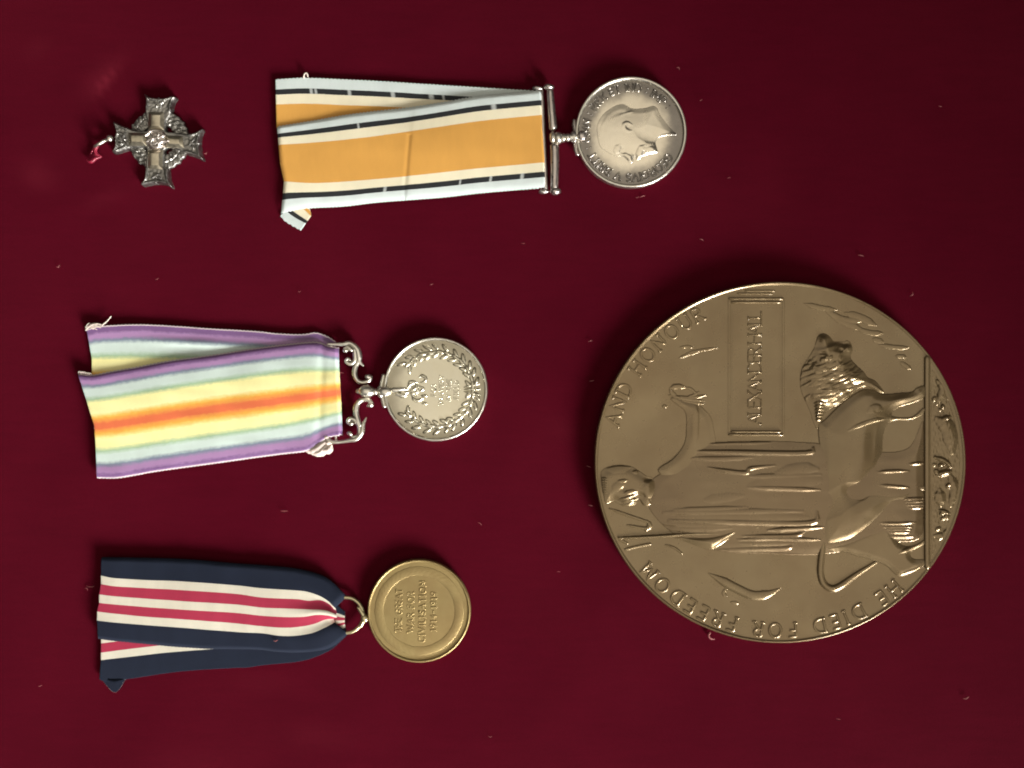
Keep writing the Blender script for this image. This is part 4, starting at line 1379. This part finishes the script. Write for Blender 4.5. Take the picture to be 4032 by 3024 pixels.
def build_cross():
    cx, cy = 618.0, 548.0
    t = thing('cross_badge', 'small tarnished silver cross with a leafy ring round its centre', 'cross', cx, cy, 24)
    K = lambda p: crop(p, 280, 250, 0.3316)
    dk, bar = M['cross_dark'], M['cross_bar']
    out = K([(868, 358), (905, 388), (975, 406), (1060, 412), (1130, 405), (1190, 385), (1242, 402), (1212, 450), (1195, 510), (1190, 560), (1165, 620), (1125, 700), (1125, 800),
             (1220, 815), (1330, 830), (1420, 830), (1490, 810), (1560, 775), (1535, 850), (1522, 930), (1528, 1010), (1540, 1080), (1566, 1142), (1500, 1112), (1430, 1085), (1340, 1060),
             (1220, 1010), (1115, 1010), (1105, 1090), (1112, 1210), (1150, 1260), (1160, 1370), (1196, 1470), (1130, 1432), (1020, 1420), (930, 1430), (850, 1446), (828, 1425), (868, 1365),
             (880, 1250), (890, 1120), (890, 1005), (800, 1000), (700, 1005), (610, 1030), (520, 1060), (484, 1042), (516, 990), (522, 900), (528, 800), (495, 688), (570, 722), (650, 755),
             (740, 790), (840, 800), (905, 790), (905, 700), (880, 600), (882, 500), (885, 420)])

    def edge_up(d):
        return 5.0 * np.exp(-((d - 7) / 4.5) ** 2)

    def bodyf(X, Y):
        d = sdp(X, Y, out, 3)
        e = np.hypot(X - cx, Y - cy)
        H = 22 + 4 * np.clip(d / 5, 0, 1) + edge_up(d) * np.clip((e - 110) / 20, 0, 1) + (wobble(X, Y, 18, 71) * 1.5 + wobble(X, Y, 9, 72) * 1.0) * np.clip((e - 90) / 40, 0, 1)
        return np.where(d > 0, H, np.where(d > -1.5, 2.0, -4))
    relief('cross_body', (420, 355, 820, 755), 1.2, bodyf, 0.0, dk, t)
    mb = MB()

    def wrf(X, Y):
        e = np.hypot(X - cx - 3, Y - cy)
        a = np.arctan2(Y - cy, X - cx)
        d = 27 - np.abs(e - 92)
        lob = np.sin(a * 22 + (e - 98) * 0.10) * 2.0 + np.sin(a * 31 - (e - 98) * 0.22) * 1.6
        return np.where(d + lob * 0.8 > 0, 12 + 6 * np.sqrt(np.clip(d / 32, 0, 1)) + lob * 0.55 + wobble(X, Y, 12, 73) * 1.6 - 3 * np.exp(-((e - 96) / 2.5) ** 2), -4)
    relief('leaf_ring', (480, 420, 760, 680), 1.2, wrf, 0.0, dk, t)
    # rubbed smooth bars of the arms
    for p in ([(915, 575), (1110, 580), (1108, 790), (915, 790)], [(680, 815), (900, 822), (900, 985), (690, 975)], [(905, 1030), (1095, 1030), (1095, 1262), (912, 1250)], [(1120, 850), (1325, 865), (1345, 1010), (1125, 1000)]):
        P = K(p)
        xs = [a[0] for a in P]
        ys = [a[1] for a in P]
        wide = max(xs) - min(xs) > max(ys) - min(ys)

        def bf(X, Y, P=P, wide=wide, mx=(min(xs) + max(xs)) / 2, my=(min(ys) + max(ys)) / 2, hw=(max(ys) - min(ys)) / 2 if max(xs) - min(xs) > max(ys) - min(ys) else (max(xs) - min(xs)) / 2):
            d = sdp(X, Y, P, 0)
            t = (Y - my if wide else X - mx) / hw
            return np.where(d > 0, 13 * np.sqrt(np.clip(1 - t * t, 0, 1)) * np.clip(0.35 + d / 22, 0, 1) + wobble(X, Y, 30, 75) * 0.5, -4)
        relief('arm_bar', (min(xs) - 4, min(ys) - 4, max(xs) + 4, max(ys) + 4), 1.2, bf, 24.0, bar, t)

    def cyf(X, Y):
        e = np.hypot(X - cx, Y - cy)
        H = np.where(e < 36, 7 * np.sqrt(np.clip(1 - (e / 36) ** 2, 0, 1)), -4)
        for p in [[(900, 870), (980, 810), (1080, 820), (1110, 880)], [(910, 940), (980, 910), (1090, 880), (1120, 860)], [(940, 830), (1000, 880), (960, 960), (1000, 1010)],
                  [(920, 960), (1000, 970), (1080, 940), (1170, 930)], [(1030, 1010), (1070, 960), (1120, 930)], [(1000, 830), (1060, 850), (1040, 900), (1100, 990)], [(950, 1000), (1020, 1010), (1090, 980)]]:
            v = ridge(X, Y, K(p), 6.5, 13, (0.8, 0.8))
            H = np.maximum(H, np.where(v > 0.3, v, -4))
        return H
    relief('cypher', (575, 500, 680, 600), 1.0, cyf, 33.0, M['silver_grey'], t)

    def leaf(name, cxx, cyy, rot, rr, lobes=3):
        def lfn(X, Y):
            u, v = X - cxx, Y - cyy
            a = np.arctan2(v, u) - rot
            e = np.hypot(u, v)
            R = rr * (0.62 + 0.38 * np.cos(a * 5) * (np.cos(a) * 0.5 + 0.6))
            d = R - e
            return np.where(d > 0, 6 * np.sqrt(np.clip(d / 10, 0, 1)) + 1.5 * np.cos(a * 10) * np.clip(e / rr, 0, 1), -4)
        relief(name, (cxx - rr * 1.4, cyy - rr * 1.4, cxx + rr * 1.4, cyy + rr * 1.4), 1.1, lfn, 25.0, dk, t)
    leaf('maple_leaf', *K([(1040, 485)])[0], -1.57, 26)
    leaf('maple_leaf', *K([(1440, 945)])[0], 0.1, 28)
    leaf('maple_leaf', *K([(1010, 1345)])[0], 1.57, 26)

    def crf(X, Y):
        H = np.full(X.shape, -4.0)
        for p in [[(640, 830), (620, 900), (650, 980)], [(630, 850), (560, 830), (540, 880)], [(630, 950), (570, 960), (540, 910)], [(640, 900), (560, 895)], [(590, 860), (600, 940)]]:
            v = ridge(X, Y, K(p), 7, 9, (0.8, 0.8))
            H = np.maximum(H, np.where(v > 0.3, v, -4))
        return H
    relief('crown', (440, 510, 510, 590), 1.1, crf, 24.0, dk, t)
    # suspension ring, seen nearly edge-on, with a wisp of red thread
    mb = MB()
    th = np.linspace(0, 2 * np.pi, 25)
    ax = np.array([-0.86, 0.5])
    nn = np.array([0.5, 0.86])
    c0 = np.array([400.0, 562.0])
    mb.tube([tuple(c0 + ax * 30 * math.cos(a) + nn * 7 * math.sin(a)) + (26 + 18 * math.sin(a),) for a in th], [6.5] * 25, 10, samples=1)
    mb.ball((432, 545, 24), (14, 14, 12))
    mb.build('suspension_ring', M['silver_rim'], t)
    mb = MB()
    mb.tube([(382, 572, 20), (372, 590, 16), (378, 606, 14), (392, 612, 12)], [7, 8, 7, 4], 8)
    mb.tube([(340, 628, 12), (356, 634, 15), (372, 622, 15), (394, 614, 12)], [6, 8, 8, 4], 8)
    mb.tube([(360, 604, 12), (372, 612, 14), (394, 614, 12)], [3, 5, 3], 8)
    mb.tube([(375, 574, 16), (365, 582, 14), (350, 606, 10)], [6, 5, 2], 8)
    mb.build('red_thread', M['red_thread'], t)


build_cross()

# ---------------------------------------------------------------- lint on the velvet


def build_lint():
    mb = MB()
    r = np.random.default_rng(23)
    spots = [(3388, 1006, 10, 2.6), (3592, 1161, 11, 2.2), (232, 1052, 9, 2.4), (2530, 773, 9, 2.6), (2762, 943, 8, 2.0), (3803, 2748, 12, 3), (2752, 2392, 8, 2), (2324, 1343, 8, 2), (2510, 778, 6, 1.6),
             (2672, 268, 8, 2.4), (2760, 395, 6, 1.6), (2330, 1500, 9, 2.4), (2318, 1837, 9, 2.2), (2326, 1990, 9, 2.4), (1120, 2012, 14, 1.8), (357, 2310, 16, 1.6), (345, 2316, 9, 1.6), (812, 606, 7, 2),
             (3100, 2510, 6, 1.6), (1095, 2514, 9, 3.0), (1345, 1468, 9, 2), (1180, 1150, 6, 1.6), (2060, 960, 7, 1.5), (3700, 420, 7, 1.6), (2870, 700, 7, 1.6), (160, 2700, 8, 1.7), (1930, 2900, 8, 1.7), (3300, 2830, 8, 1.6),
             (620, 1100, 7, 1.6), (1700, 1120, 7, 1.5), (1890, 2060, 8, 1.7), (2200, 2250, 7, 1.5)]
    for x, y, L, w in spots:
        a = r.uniform(-0.6, 0.4)
        b = a + r.normal(0, 0.5)
        z = 27 + 12 if (x, y) == (1095, 2514) else 3.5
        p0 = np.array([x - L * math.cos(a), y - L * math.sin(a), z])
        p1 = np.array([x, y, z + 2])
        p2 = np.array([x + L * math.cos(b), y + L * math.sin(b), z])
        mb.tube([p0, p1, p2], [w * 0.4, w * 0.75, w * 0.35], 5, samples=3)
    mb.tube([(2796, 2488, 5), (2789, 2500, 8), (2796, 2512, 8), (2812, 2516, 5)], [3, 4, 3.5, 2], 6)
    o = mb.build('lint', M['lint'], None)
    o['label'] = 'tiny pale pink lint specks scattered over the maroon velvet'
    o['category'] = 'lint'
    o['kind'] = 'stuff'


build_lint()
